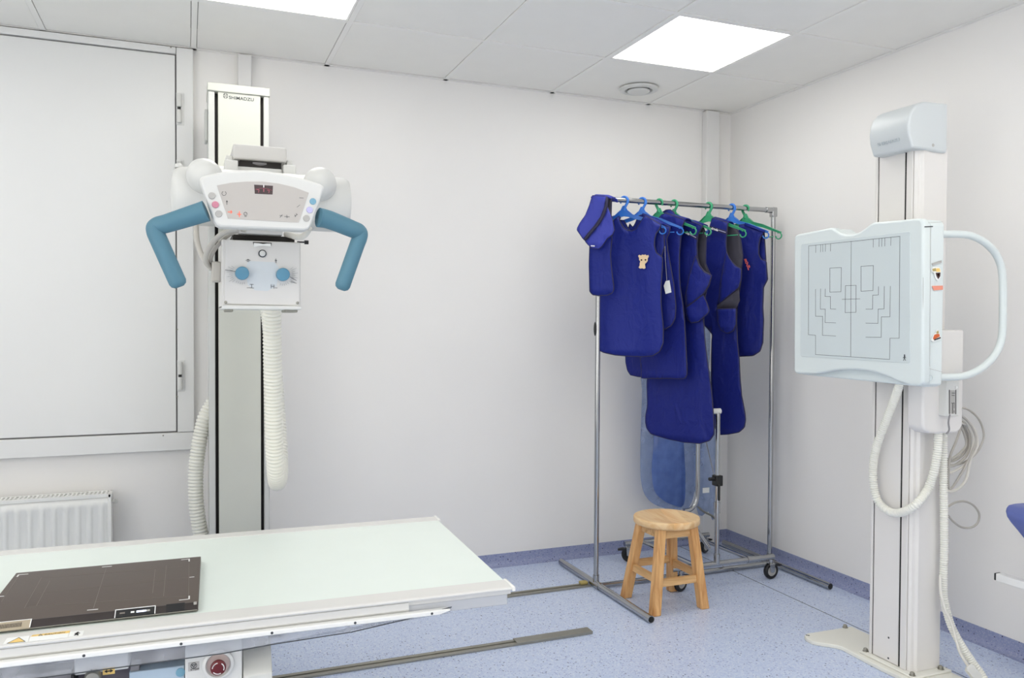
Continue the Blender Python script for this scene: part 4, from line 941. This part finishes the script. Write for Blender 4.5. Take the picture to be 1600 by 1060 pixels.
# 4 long apron with belt tab
t4, o4 = apron(HX[3], PH[3], M['ap3'], 'long blue apron in the middle of the rack with a rounded belt tab',
    [(1069, 344), (1080, 346.5), (1097.5, 353), (1095, 359), (1090, 367), (1088.3, 382), (1088.6, 400), (1092, 414), (1100, 425), (1111, 430.5), (1107.5, 445), (1100, 458), (1092, 466), (1096, 480), (1099, 499), (1103, 542), (1108, 584), (1112, 620), (1115.5, 662), (1115.5, 679), (1109, 688.5), (1094, 693), (1068, 691), (1045, 686), (1020, 678), (1013, 669), (1010.6, 659), (1011, 649), (1013.6, 635), (1012, 598), (1020, 500), (1050, 400)],
    [(1069, 346), (1098, 353), (1102, 362), (1104, 375), (1103.5, 395), (1103, 412), (1111, 430), (1105, 450), (1099, 480), (1101, 560), (1108, 660), (1090, 680), (1030, 670), (1030, 520), (1055, 400)], [[(1069, 344), (1083, 347.5), (1097.5, 353)]], seed=41, lining=True, boff=.045)
panel('belt_tab', [loc_px(o4, PH[3], u, v, -.036) for u, v in ((1071.5, 482), (1080, 476), (1099, 461.5), (1104, 473), (1108, 486), (1103, 492), (1098, 496), (1091, 502.5), (1081, 504.5), (1075, 500), (1071.5, 490))], M['ap2'], t4, 45, .005, fold=6)
panel('side_wing', [loc_px(o4, PH[3], u, v, -.028) for u, v in ((1087, 400), (1092, 415), (1100, 425.5), (1111, 431), (1107, 446), (1099, 459), (1085, 471), (1073, 479), (1072, 462), (1078, 430))], M['ap2'], t4, 46, .006)
# 5 apron with dark lining
t5, o5 = apron(HX[4], PH[4], M['ap3'], 'long blue apron with dark grey lining showing and a rounded pocket',
    [(1113, 341.5), (1122, 343), (1138, 348.8), (1136.5, 363), (1135.3, 380), (1136, 394), (1140, 405), (1149, 415.5), (1158.5, 420), (1158.5, 436), (1154, 450), (1136, 464), (1121, 476), (1120, 483), (1150, 482.5), (1151, 500), (1153, 542), (1155.5, 559), (1157, 593), (1159, 618), (1164, 645), (1165, 657), (1163, 668), (1154, 675.5), (1136, 679), (1122, 679.5), (1113, 660), (1112.4, 635), (1111.7, 590), (1113, 533), (1114, 523), (1108, 515), (1101, 507), (1098, 470), (1101, 412), (1104, 375), (1110, 352)],
    [(1114, 346), (1139, 349), (1150, 356), (1156, 368), (1160, 400), (1158, 420), (1157, 440), (1152, 484), (1150, 560), (1158, 660), (1125, 670), (1116, 560), (1118, 480), (1110, 400)], [[(1114, 341.3), (1126, 344.5), (1138, 348.8)]], seed=51, lining=True, boff=.045)
panel('pocket', [loc_px(o5, PH[4], u, v, -.034) for u, v in ((1120.5, 483.3), (1135, 483), (1150, 482.5), (1150, 507), (1145.5, 517), (1137, 521), (1127, 516), (1122.5, 504))], M['ap2'], t5, 55, .003, fold=5)
panel('open_lining', [loc_px(o5, PH[4], u, v, -.0245) for u, v in ((1121, 478), (1137, 466), (1154, 452), (1156, 470), (1150, 481.5), (1122, 482))], M['lining'], t5, 56, .002, binding=False)
panel('side_wing', [loc_px(o5, PH[4], u, v, -.027) for u, v in ((1135, 394), (1140, 405), (1149, 415.5), (1158.5, 420.5), (1158.5, 436), (1154, 450), (1137, 463), (1123, 475), (1125, 450), (1130, 420))], M['ap2'], t5, 57, .006)
# 6 rearmost apron with the coral print
t6, o6 = apron(HX[5], PH[5], M['ap3'], 'rearmost blue apron, nearest the right upright, with a small coral print',
    [(1155, 352), (1163, 351), (1176, 356), (1194, 362.3), (1190.5, 366), (1186.5, 372), (1184, 383), (1183.6, 397), (1187, 405), (1196, 408), (1197, 420), (1198.7, 437), (1192, 449), (1191.3, 480), (1193, 500), (1192, 535), (1187.7, 548.7), (1177.5, 555.8), (1156, 557), (1140, 556), (1138, 470), (1150, 400)],
    [(1163, 353), (1194, 362.5), (1195.5, 385), (1197, 407), (1192, 420), (1190, 540), (1150, 550), (1145, 440)], [[(1163, 351.2), (1178, 356.5), (1194, 362.3)]], seed=61)
fp = [c for c in t6.children if c.name.startswith('front_panel')][0]
b = B()
for p_, q_ in (((1163.6, 405.5), (1165, 409)), ((1165.5, 405.3), (1167, 409.5)), ((1165, 411), (1168.2, 413)), ((1168.5, 410.5), (1167, 415)), ((1167, 416), (1171.5, 416.5)), ((1168.5, 418), (1169.5, 421.5)), ((1170.5, 415), (1171, 418))):
    flatstrip(b, loc_px(o6, PH[5], *p_, -.035), loc_px(o6, PH[5], *q_, -.035), .0045, -Y, .002)
b.make('print', M['pinkprint'], fp, smooth=0)
# maker's strips on the shoulders of aprons 4 and 5
for t_, o_, ph, p0, p1, p2 in ((t4, o4, PH[3], (1071.5, 363), (1077, 366), (1088, 371.5)), (t5, o5, PH[4], (1111.2, 356.5), (1122, 359.5), (1134.5, 363.5))):
    fp = [c for c in t_.children if c.name.startswith('front_panel')][0]
    a, c, e = [loc_px(o_, ph, u, v, -.037) for u, v in (p0, p1, p2)]
    b = B(); flatstrip(b, a, e, .017, -Y, .002); b.make('maker_strip', M['bind'], fp, smooth=0)
    r_ = (e - a).normalized(); u_ = Vector((-r_.z, 0, r_.x)); 
    letters('lettering', 'drnda', M['mark'], fp, a - u_ * .006 + r_ * .002 - Y * .0022, r_, u_, .012, (c - a).length, bold=.02)
    b = B(); k = 0
    while k < 6:
        q0 = c.lerp(e, .12 + k * .14) - Y * .0022; flatstrip(b, q0, q0 + r_ * .006, .003, -Y); k += 1
    b.make('small_print', M['btn_lav'], fp, smooth=0)
# ================================================================== WALL BUCKY STAND
bk = thing('wall_bucky_stand', (-.45, -1.70, 0), 'tall upright chest stand with a pale blue square panel, standing beside the right wall', 'x-ray stand')
KX = -.555; ky0, ky1 = -1.833, -1.637
pr = [(KX + .02, ky1), (KX + .02, -1.807), (KX + .004, -1.811), (KX + .012, -1.821), (KX + .022, -1.823), (KX + .03, ky0), (-.411, ky0), (-.411, ky1)]
KT = 1.945
B().prism([(x, y, .024) for x, y in pr], Z * (KT - .024)).make('column', M['bgrey'], bk, smooth=30, bevel=.0015)
s1 = at(1372.3, 250, x=KX).y; s2 = at(1414.8, 250, x=KX).y
B().box((KX, s1 + .002, .024), (KX + .02, ky1, KT)).make('column_edge', M['bgrey'], bk, bevel=.002)
B().box((KX + .003, s2 + .005, .026), (KX + .02, s1 - .002, KT)).make('front_cover', M['bgrey'], bk, bevel=.002)
B().box((KX, -1.8085, .024), (KX + .02, s2 - .005, KT)).make('column_edge', M['bgrey'], bk, bevel=.002)
for y_, w_ in ((s2, .0048), (s1, .0019)): B().box((KX + .005, y_ - w_, .026), (KX + .0205, y_ + w_, KT)).make('slot', M['void'], bk, smooth=0)
b = B()
for u, v in ((1388.5, 997), (1388, 1029)):
    q = at(u, v, x=KX + .003); b.lathe([(.004, 0), (.004, .0004), (.001, .0005)], q, -X, 10)
b.make('screw_hole', M['print'], bk)
# head cap
CX = -.618; cy1 = at(1357.5, 195, x=CX).y; cy0 = at(1423.5, 190, x=CX + .012).y; cxb = at(1481, 200, y=cy0).x
cz0, cz1 = at(1363, 246, x=CX + .02).z, at(1450, 157.5, y=cy0).z; ch_ = cz1 - cz0
pf = [(CX + .022, cz0), (CX + .004, cz0 + .26 * ch_), (CX, cz0 + .45 * ch_), (CX + .005, cz0 + .62 * ch_), (CX + .017, cz0 + .77 * ch_), (CX + .037, cz0 + .89 * ch_), (CX + .06, cz0 + .955 * ch_), (CX + .085, cz0 + .985 * ch_), (cxb, cz1), (cxb, cz0 - .004), (cxb - .06, cz0 - .004), (cxb - .10, cz0)]
cap_ = B().prism([(x, cy0, z) for x, z in pf], Y * (cy1 - cy0)).make('head_cap', M['cap'], bk, bevel=.008, seg=3, smooth=30)
p_ = at(1372, 229, x=CX + .006); q_ = at(1406, 220, x=CX + .006)
letters('lettering', 'SHIMADZU', M['capd'], cap_, (CX + .0055, p_.y, p_.z), -Y, Vector((-.3, 0, .95)), .012, abs(q_.y - p_.y), bold=.01)
b = B(); q = at(1458, 227, y=cy0); b.lathe([(.006, 0), (.006, .0006), (.001, .0008)], (q.x, cy0 - .0, q.z), -Y, 14); b.make('cap_screw', M['btn_grey'], cap_)
# base plate on the floor
half = [(-.389, -1.382), (-.623, -1.376), (-.648, -1.388), (-.659, -1.408), (-.661, -1.446), (-.650, -1.463), (-.603, -1.512), (-.592, -1.535), (-.600, -1.735)]
outl = half + [(x, -3.47 - y) for x, y in half[-2::-1]]
base = B().prism([(x, y, .0) for x, y in outl], Z * .016).make('base_plate', M['plate'], bk, bevel=.003)
B().box((KX - .02, ky0 - .034, .016), (-.389, ky1 + .03, .024)).make('foot_flange', M['plate'], bk, bevel=.003)
for u, v, z in ((1320.5, 981, .016), (1352.5, 1018, .024), (1425.5, 1056, .024), (1470, 1046, .024)):
    q = at(u, v, z=z); b = B(); b.lathe([(.012, 0), (.012, .002), (.0085, .002), (.0085, .010), (.006, .0125), (.001, .013)], q, Z, 6); b.make('bolt', M['steel'], base)
b = B()
for u, v in ((1260.5, 993), (1263.5, 993.5)): b.lathe([(.004, 0), (.004, .0006), (.001, .0008)], at(u, v, z=.016), Z, 10)
b.make('plate_hole', M['print'], base)
# detector panel
PX, PB = -.70, -.600
def pp(u, v, x=PX): return at(u, v, x=x)
top = [(1240.5, 374), (1241.5, 368.5), (1246, 366), (1275, 360.3), (1296, 356), (1300.5, 356), (1306, 360), (1313, 364.5), (1322, 366.8), (1332, 366.2), (1343, 362.3), (1352, 356), (1359, 350), (1365, 347.3), (1400, 344.5), (1430, 341.5), (1438, 341.3)]
bot = [(1441, 345), (1443, 350), (1442, 596), (1440.5, 601), (1436, 604), (1424, 603.5), (1412, 600), (1400, 595.5), (1385, 588.5), (1365, 582), (1345, 578.8), (1325, 578), (1305, 579.3), (1287, 582.5), (1275, 585.2), (1246, 584.8), (1241.5, 583), (1240, 578)]
sh = [pp(u, v) for u, v in top + bot]
pan = B().prism(sh, X * .036).make('detector_panel', M['bucky'], bk, bevel=.009, seg=4, smooth=35)
yl = pp(1246, 500).y; yr = sh[len(top) + 1].y
zb = pp(1246, 584).z
tp = [Vector((PX + .034, q.y * .985 - .025, q.z - .004)) for q in sh[:len(top)]]
rear = [(PX + .034, q.y, q.z - .003) for q in sh[3:len(top)]] + [(PX + .034, yr + .002, sh[len(top)].z - .01), (PX + .034, yr + .002, zb - .004), (PX + .034, yr + .02, zb - .012), (PX + .034, sh[0].y - .02, zb - .006), (PX + .034, sh[0].y - .006, zb + .01), (PX + .034, sh[0].y - .006, sh[3].z - .02)]
B().prism(rear, X * (PB - PX - .034)).make('rear_housing', M['bucky'], pan, bevel=.006, seg=3, smooth=35)
fc_ = [(1251.5, 384), (1253, 381.6), (1420, 361.8), (1422, 364), (1421.5, 566), (1419.5, 568), (1252.5, 557.5), (1250.5, 555)]
B().prism([pp(u, v, PX - .0015) for u, v in fc_], X * .004).make('front_face', M['buckyf'], pan, bevel=.001)
K = .2924
def lc(x, y): return pp(1200 + x * K, 330 + y * K, PX - .0016)
lines = [[(218, 186), (705, 135), (701, 680), (652, 680), (650, 793), (254, 767), (254, 664), (216, 661), (218, 186)], [(445, 162), (442, 778)],
         [(331, 305), (392, 302), (390, 431), (331, 434), (331, 305)], [(497, 296), (563, 291), (561, 425), (497, 429), (497, 296)],
         [(414, 399), (471, 397), (470, 541), (412, 543), (414, 399)], [(396, 472), (491, 469)],
         [(254, 418), (254, 562), (292, 563), (291, 664), (362, 668)], [(281, 416), (280, 524), (306, 524), (305, 596), (362, 598)], [(306, 416), (305, 457), (334, 457), (334, 523), (363, 524)],
         [(654, 402), (652, 565), (606, 566), (605, 675), (523, 674)], [(622, 403), (620, 523), (589, 524), (588, 600), (523, 599)], [(591, 404), (590, 448), (560, 450), (559, 524), (523, 524)],
         [(256, 182), (255, 222)], [(282, 180), (281, 219)], [(293, 178), (293, 218)], [(308, 177), (307, 216)], [(335, 174), (334, 214)],
         [(563, 150), (562, 193)], [(594, 147), (593, 190)], [(609, 146), (608, 189)], [(625, 144), (624, 187)], [(657, 141), (656, 184)]]
b = B()
for L_ in lines:
    for a, c in zip(L_, L_[1:]): flatstrip(b, lc(*a), lc(*c), .0013, -X, .0004)
b.make('field_lines', M['print'], pan, smooth=0)
b = B()
for a, c, w_ in (((730, 770), (730, 774), .0045), ((730, 777), (729, 787), .004), ((729, 787), (724, 799), .002), ((730, 787), (735, 798), .002), ((729, 778), (722, 785), .0016), ((731, 778), (737, 785), .0016)): flatstrip(b, lc(*a), lc(*c), w_, -X, .0004)
b.make('standing_figure', M['print'], pan, smooth=0)
# right hand side of the panel: seam, sticker pictures, tape, round cap
SY = yr - .0005
def sp(u, v): q = at(u, v, y=SY); return Vector((q.x, SY, q.z))
xm = at(1454, 480, y=SY).x
b = B()
for p_, q_ in (((1454, 355), (1452.5, 573)), ((1450, 348.5), (1473, 346.8)), ((1449, 575.5), (1472, 581.5)), ((1449, 575.5), (1449, 581)), ((1442.5, 434), (1442.2, 496))): flatstrip(b, sp(*p_), sp(*q_), .0011, -Y, .0005)
b.make('seam', M['btn_grey'], pan, smooth=0)
b = B(); flatstrip(b, sp(1445, 354.6), sp(1457, 354.2), .0035, -Y, .0006); b.make('latch_gap', M['print'], pan, smooth=0)
b = B(); q = sp(1452, 590.5) - Y * .001; b.lathe([(.0105, 0), (.0105, .0035), (.0088, .004), (.0088, .0022), (.001, .0022)], q, -Y, 24); b.make('round_cap', M['buckyf'], pan)
B().prism([sp(1455, 412), sp(1471, 407), sp(1471, 411), (sp(1457, 415))], -Y * .001).make('finger_recess', M['btn_grey'], pan, smooth=0)
def stick(name, px, m, d=.0008): return B().prism([sp(u, v) - Y * d for u, v in px], Y * .0008).make(name, m, pan, smooth=0)
stick('orange_tape', [(1456, 447), (1473, 446.5), (1473, 453), (1459, 454)], M['tape'])
stick('picture_sticker', [(1455, 421), (1458, 417.5), (1468, 418), (1470, 424), (1469.5, 433), (1465, 439), (1461, 435), (1459.5, 427), (1455.5, 425)], M['label'])
for px, m in (([(1456.3, 420.5), (1461.5, 419), (1462, 424), (1457, 424)], 'ocap'), ([(1462.5, 419.5), (1467.5, 419.3), (1469, 425), (1462.5, 425)], 'yellow'), ([(1461.5, 426.5), (1469, 426), (1468.5, 432), (1465.5, 436.5), (1463, 432)], 'patchd'), ([(1463.5, 428), (1467.5, 427.5), (1466, 433)], 'orange')): stick('sticker_colour', px, M[m], .0016)
stick('picture_sticker', [(1454.5, 532), (1458, 523), (1462, 520), (1463, 515.5), (1466, 515.5), (1468, 522), (1470, 527), (1470.5, 530), (1458, 534.5)], M['label'])
for px, m in (([(1457.5, 529), (1459.5, 523.5), (1463.5, 522), (1467, 522), (1468, 526), (1458.5, 531)], 'orange'), ([(1462.5, 519.5), (1465.5, 516.5), (1466.5, 521), (1463.5, 521.8)], 'ocap'), ([(1459, 530.5), (1469, 526.8), (1469.5, 529), (1459.5, 532.5)], 'black')): stick('sticker_colour', px, M[m], .0016)
# handles: bent tubes behind the panel on both sides
hy = yr + .022
P = [at(u, v, y=hy) for u, v in ((1462, 366.5), (1475, 366.2), (1500, 366.3), (1518, 369), (1537, 378), (1553, 393), (1562, 410), (1566, 428), (1567, 450), (1567, 490), (1566, 520), (1562, 540), (1552, 558), (1537, 573), (1520, 583), (1502, 588.5), (1475, 589.8), (1462, 590))]
P = [Vector((q.x, hy, q.z)) for q in P]
B().tube(spline(P, 6), .0128, 18).make('grab_handle', M['bucky'], bk, smooth=60)
hl = sh[0].y - .012
B().tube(spline([Vector((q.x - .02, hl, q.z)) for q in P], 6), .0128, 18).make('grab_handle', M['bucky'], bk, smooth=60)
# carriage behind the panel and unit at the column's side
B().box((PB - .001, -1.80, 1.16), (KX, -1.66, 1.60)).make('carriage', M['bgrey'], bk, bevel=.006)
a, c = at(1430, 600, y=-1.87), at(1491, 672, y=-1.87)
pf = [(a.x, 1.28), (a.x, c.z + .03), (a.x + .01, c.z + .012), (a.x + .035, c.z - .002), (c.x - .03, c.z - .006), (c.x - .012, c.z + .003), (c.x, c.z + .022), (c.x, 1.28)]
B().prism([(x, -1.905, z) for x, z in pf], Y * .07).make('side_unit', M['bgrey'], bk, bevel=.008, seg=3, smooth=35)
q = at(1478, 560, y=-1.85); zt_ = at(1480, 526, y=-1.85).z
B().lathe([(.034, 1.28 - q.z), (.034, zt_ - .012 - q.z), (.028, zt_ - .002 - q.z), (.001, zt_ - q.z)], (c.x - .036, -1.87, q.z), Z, 32).make('spring_housing', M['bgrey'], bk)
a, c = at(1479, 596, y=-1.935), at(1498, 650, y=-1.935)
sw = B().box((a.x, -1.935, c.z), (c.x, -1.89, a.z)).make('switch_box', M['white'], bk, bevel=.002)
def wp(u, v, d=0): q = at(u, v, y=-1.9355); return Vector((q.x, -1.9355 - d, q.z))
B().prism([wp(1482.5, 610), wp(1494, 610.3), wp(1494, 647), wp(1482.5, 646.7)], -Y * .0005).make('label_plate', M['btn_grey'], sw, smooth=0)
b = B()
for u in (1483.2, 1493.3): flatstrip(b, wp(u, 610, .0006), wp(u, 646.8, .0006), .0032, -Y, .0004)
for p_, q_, w_ in (((1487, 614.4), (1491.5, 614.6), .002), ((1487, 618), (1491, 618.2), .002), ((1488, 631), (1488, 646), .0028), ((1490.6, 629.5), (1490.6, 638), .0018), ((1486, 630), (1491, 630.3), .0014), ((1490.5, 642), (1490.5, 645), .002)): flatstrip(b, wp(*p_, .0006), wp(*q_, .0006), w_, -Y, .0004)
b.make('label_print', M['black'], sw, smooth=0)
b = B(); b.lathe([(.0045, 0), (.0045, .004), (.001, .005)], wp(1493.5, 605.5), -Y, 14); b.make('key_switch', M['mark'], sw)
# hoses and cables
def world_path(lst): return [at(u, v, **{ax: val}) for u, v, ax, val in lst]
hose(world_path([(1409, 590, 'x', -.645), (1404, 606, 'x', -.64), (1395, 632, 'x', -.625), (1380, 670, 'x', -.61), (1368, 705, 'x', -.60), (1364, 735, 'x', -.59), (1366, 765, 'x', -.59), (1375, 788, 'x', -.585), (1393, 801, 'x', -.582), (1412, 800, 'x', -.582), (1432, 788, 'x', -.575), (1450, 764, 'y', -1.86), (1460, 735, 'y', -1.875), (1465, 705, 'y', -1.882), (1466, 676, 'y', -1.885), (1466, 664, 'y', -1.885)]), .0158, .0084, .0036, 14).make('corrugated_hose', M['hose'], bk, smooth=80)
hose(world_path([(1473.5, 664, 'y', -1.862), (1474, 690, 'y', -1.862), (1474, 750, 'y', -1.862), (1475, 800, 'y', -1.862), (1475.5, 860, 'y', -1.862), (1474, 915, 'y', -1.864), (1476, 940, 'y', -1.87), (1485, 975, 'y', -1.885), (1500, 1005, 'y', -1.91), (1518, 1033, 'y', -1.93), (1536, 1058, 'y', -1.96), (1550, 1085, 'y', -2.0)]), .0148, .0084, .0034, 14).make('corrugated_hose', M['hose'], bk, smooth=80)
def wire(nm, pts, y, r=.0045, m='cable', dy=0):
    P = [at(u, v, y=y + dy * i / max(1, len(pts) - 1)) for i, (u, v) in enumerate(pts)]
    return B().tube(spline(P, 8), r, 10).make(nm, M[m], bk, smooth=80)
wire('cable', [(1492, 646), (1497, 656), (1500, 670), (1494, 690), (1485, 712), (1482, 740), (1482, 760), (1487, 763), (1499, 745), (1515, 716), (1524, 690), (1520, 670), (1510, 656), (1498, 648)], -1.77, dy=-.02)
wire('cable', [(1496, 636), (1512, 640), (1527, 652), (1535, 668), (1537, 684), (1531, 700), (1522, 712), (1508, 722), (1492, 727), (1480, 725)], -1.76, .004)
wire('cable', [(1494, 652), (1504, 662), (1511, 680), (1511, 698), (1503, 712), (1490, 720), (1480, 721)], -1.75, .005)
wire('cable', [(1495, 654), (1507, 664), (1515, 680), (1515, 700), (1507, 716), (1492, 727), (1480, 730)], -1.765, .005)
wire('cable', [(1494, 650), (1509, 659), (1519, 674), (1521, 694), (1515, 724), (1510, 748), (1500, 762), (1488, 768), (1478, 768)], -1.78, .0055, 'cablew')
wire('cable', [(1497, 660), (1520, 668), (1527, 688), (1524, 705), (1508, 726), (1490, 737), (1478, 740)], -1.77, .0048, 'cablew')
wire('cable', [(1494, 648), (1510, 690), (1502, 706), (1486, 718), (1478, 716)], -1.755, .005)
wire('cable', [(1480, 793), (1492, 786), (1508, 784), (1522, 791), (1530, 804), (1527, 818), (1516, 825), (1502, 824), (1489, 815), (1480, 804)], -1.77, .0042)
wire('cable', [(1484, 648), (1482, 660), (1483, 672), (1479, 678)], -1.935, .003, 'shelf')
wire('cable', [(1469, 900), (1470, 925), (1476, 950), (1487, 975), (1494, 1000), (1500, 1020), (1513, 1042)], -1.87, .005, 'cablew', dy=-.07)
q = at(1523, 1052, y=-1.97); d_ = Vector((.55, -.3, -.78)).normalized()
b = B(); e_ = at(1512, 1041, y=-1.94); s_ = d_.cross(Y).normalized() * .017; n_ = d_.cross(s_).normalized() * .009
b.loft([[e_ + d_ * h + s_ * k * f + n_ * k2 * f for k, k2 in ((-1, -1), (1, -1), (1, 1), (-1, 1))] for h, f in ((0, .5), (.008, 1), (.06, 1), (.062, .8))]); b.make('plug', M['white'], bk, bevel=.002)
# ================================================================== CHAIR at the right edge
chx = -.25
ch = thing('treatment_chair', (chx, -2.3, 0), 'blue padded chair with a white metal frame, cut by the right edge of the photo', 'chair')
P = [at(u, v, y=-2.0) for u, v in ((1569, 799), (1570, 792.5), (1574, 788.5), (1582, 786.5), (1600, 785), (1616, 786), (1622, 800), (1622, 862), (1610, 856), (1600, 845), (1588, 830), (1577, 817), (1571, 808))]
B().prism(P, -Y * .42).make('cushion', M['upholstery'], ch, bevel=.012, seg=4, smooth=35)
e = at(1557, 902, x=chx)
for k, (x_, nm) in enumerate(((chx, 'frame_bar'), (chx + .20, 'frame_bar'))):
    B().box((x_ - .004, e.y - .75, e.z - .014), (x_ + .026, e.y, e.z + .014)).make(nm, M['mark'], ch, bevel=.002)
    B().box((x_ - .003, e.y, e.z - .013), (x_ + .025, e.y + .008, e.z + .013)).make('end_plug', M['black'], ch, bevel=.002)
    for yy in (e.y - .42, e.y - .70): B().box((x_, yy - .014, 0), (x_ + .026, yy + .014, e.z - .0145)).make('leg', M['mark'], ch, bevel=.002)
b = B(); b.box((chx + .026, e.y - .14, e.z - .012), (chx + .196, e.y - .112, e.z + .012)); b.box((chx + .026, e.y - .72, e.z - .012), (chx + .196, e.y - .692, e.z + .012)); b.make('cross_bar', M['mark'], ch, bevel=.002)
B().box((chx + .0262, e.y - .69, e.z + .0), (chx + .1958, e.y - .141, e.z + .011)).make('shelf', M['shelf'], ch)
for yy in (e.y - .2, e.y - .45): B().box((chx + .10, yy - .012, e.z + .011), (chx + .125, yy + .012, P[8].z + .06)).make('seat_post', M['mark'], ch, bevel=.002)
for o in list(bpy.data.objects):
    if '_local' in o: del o['_local']
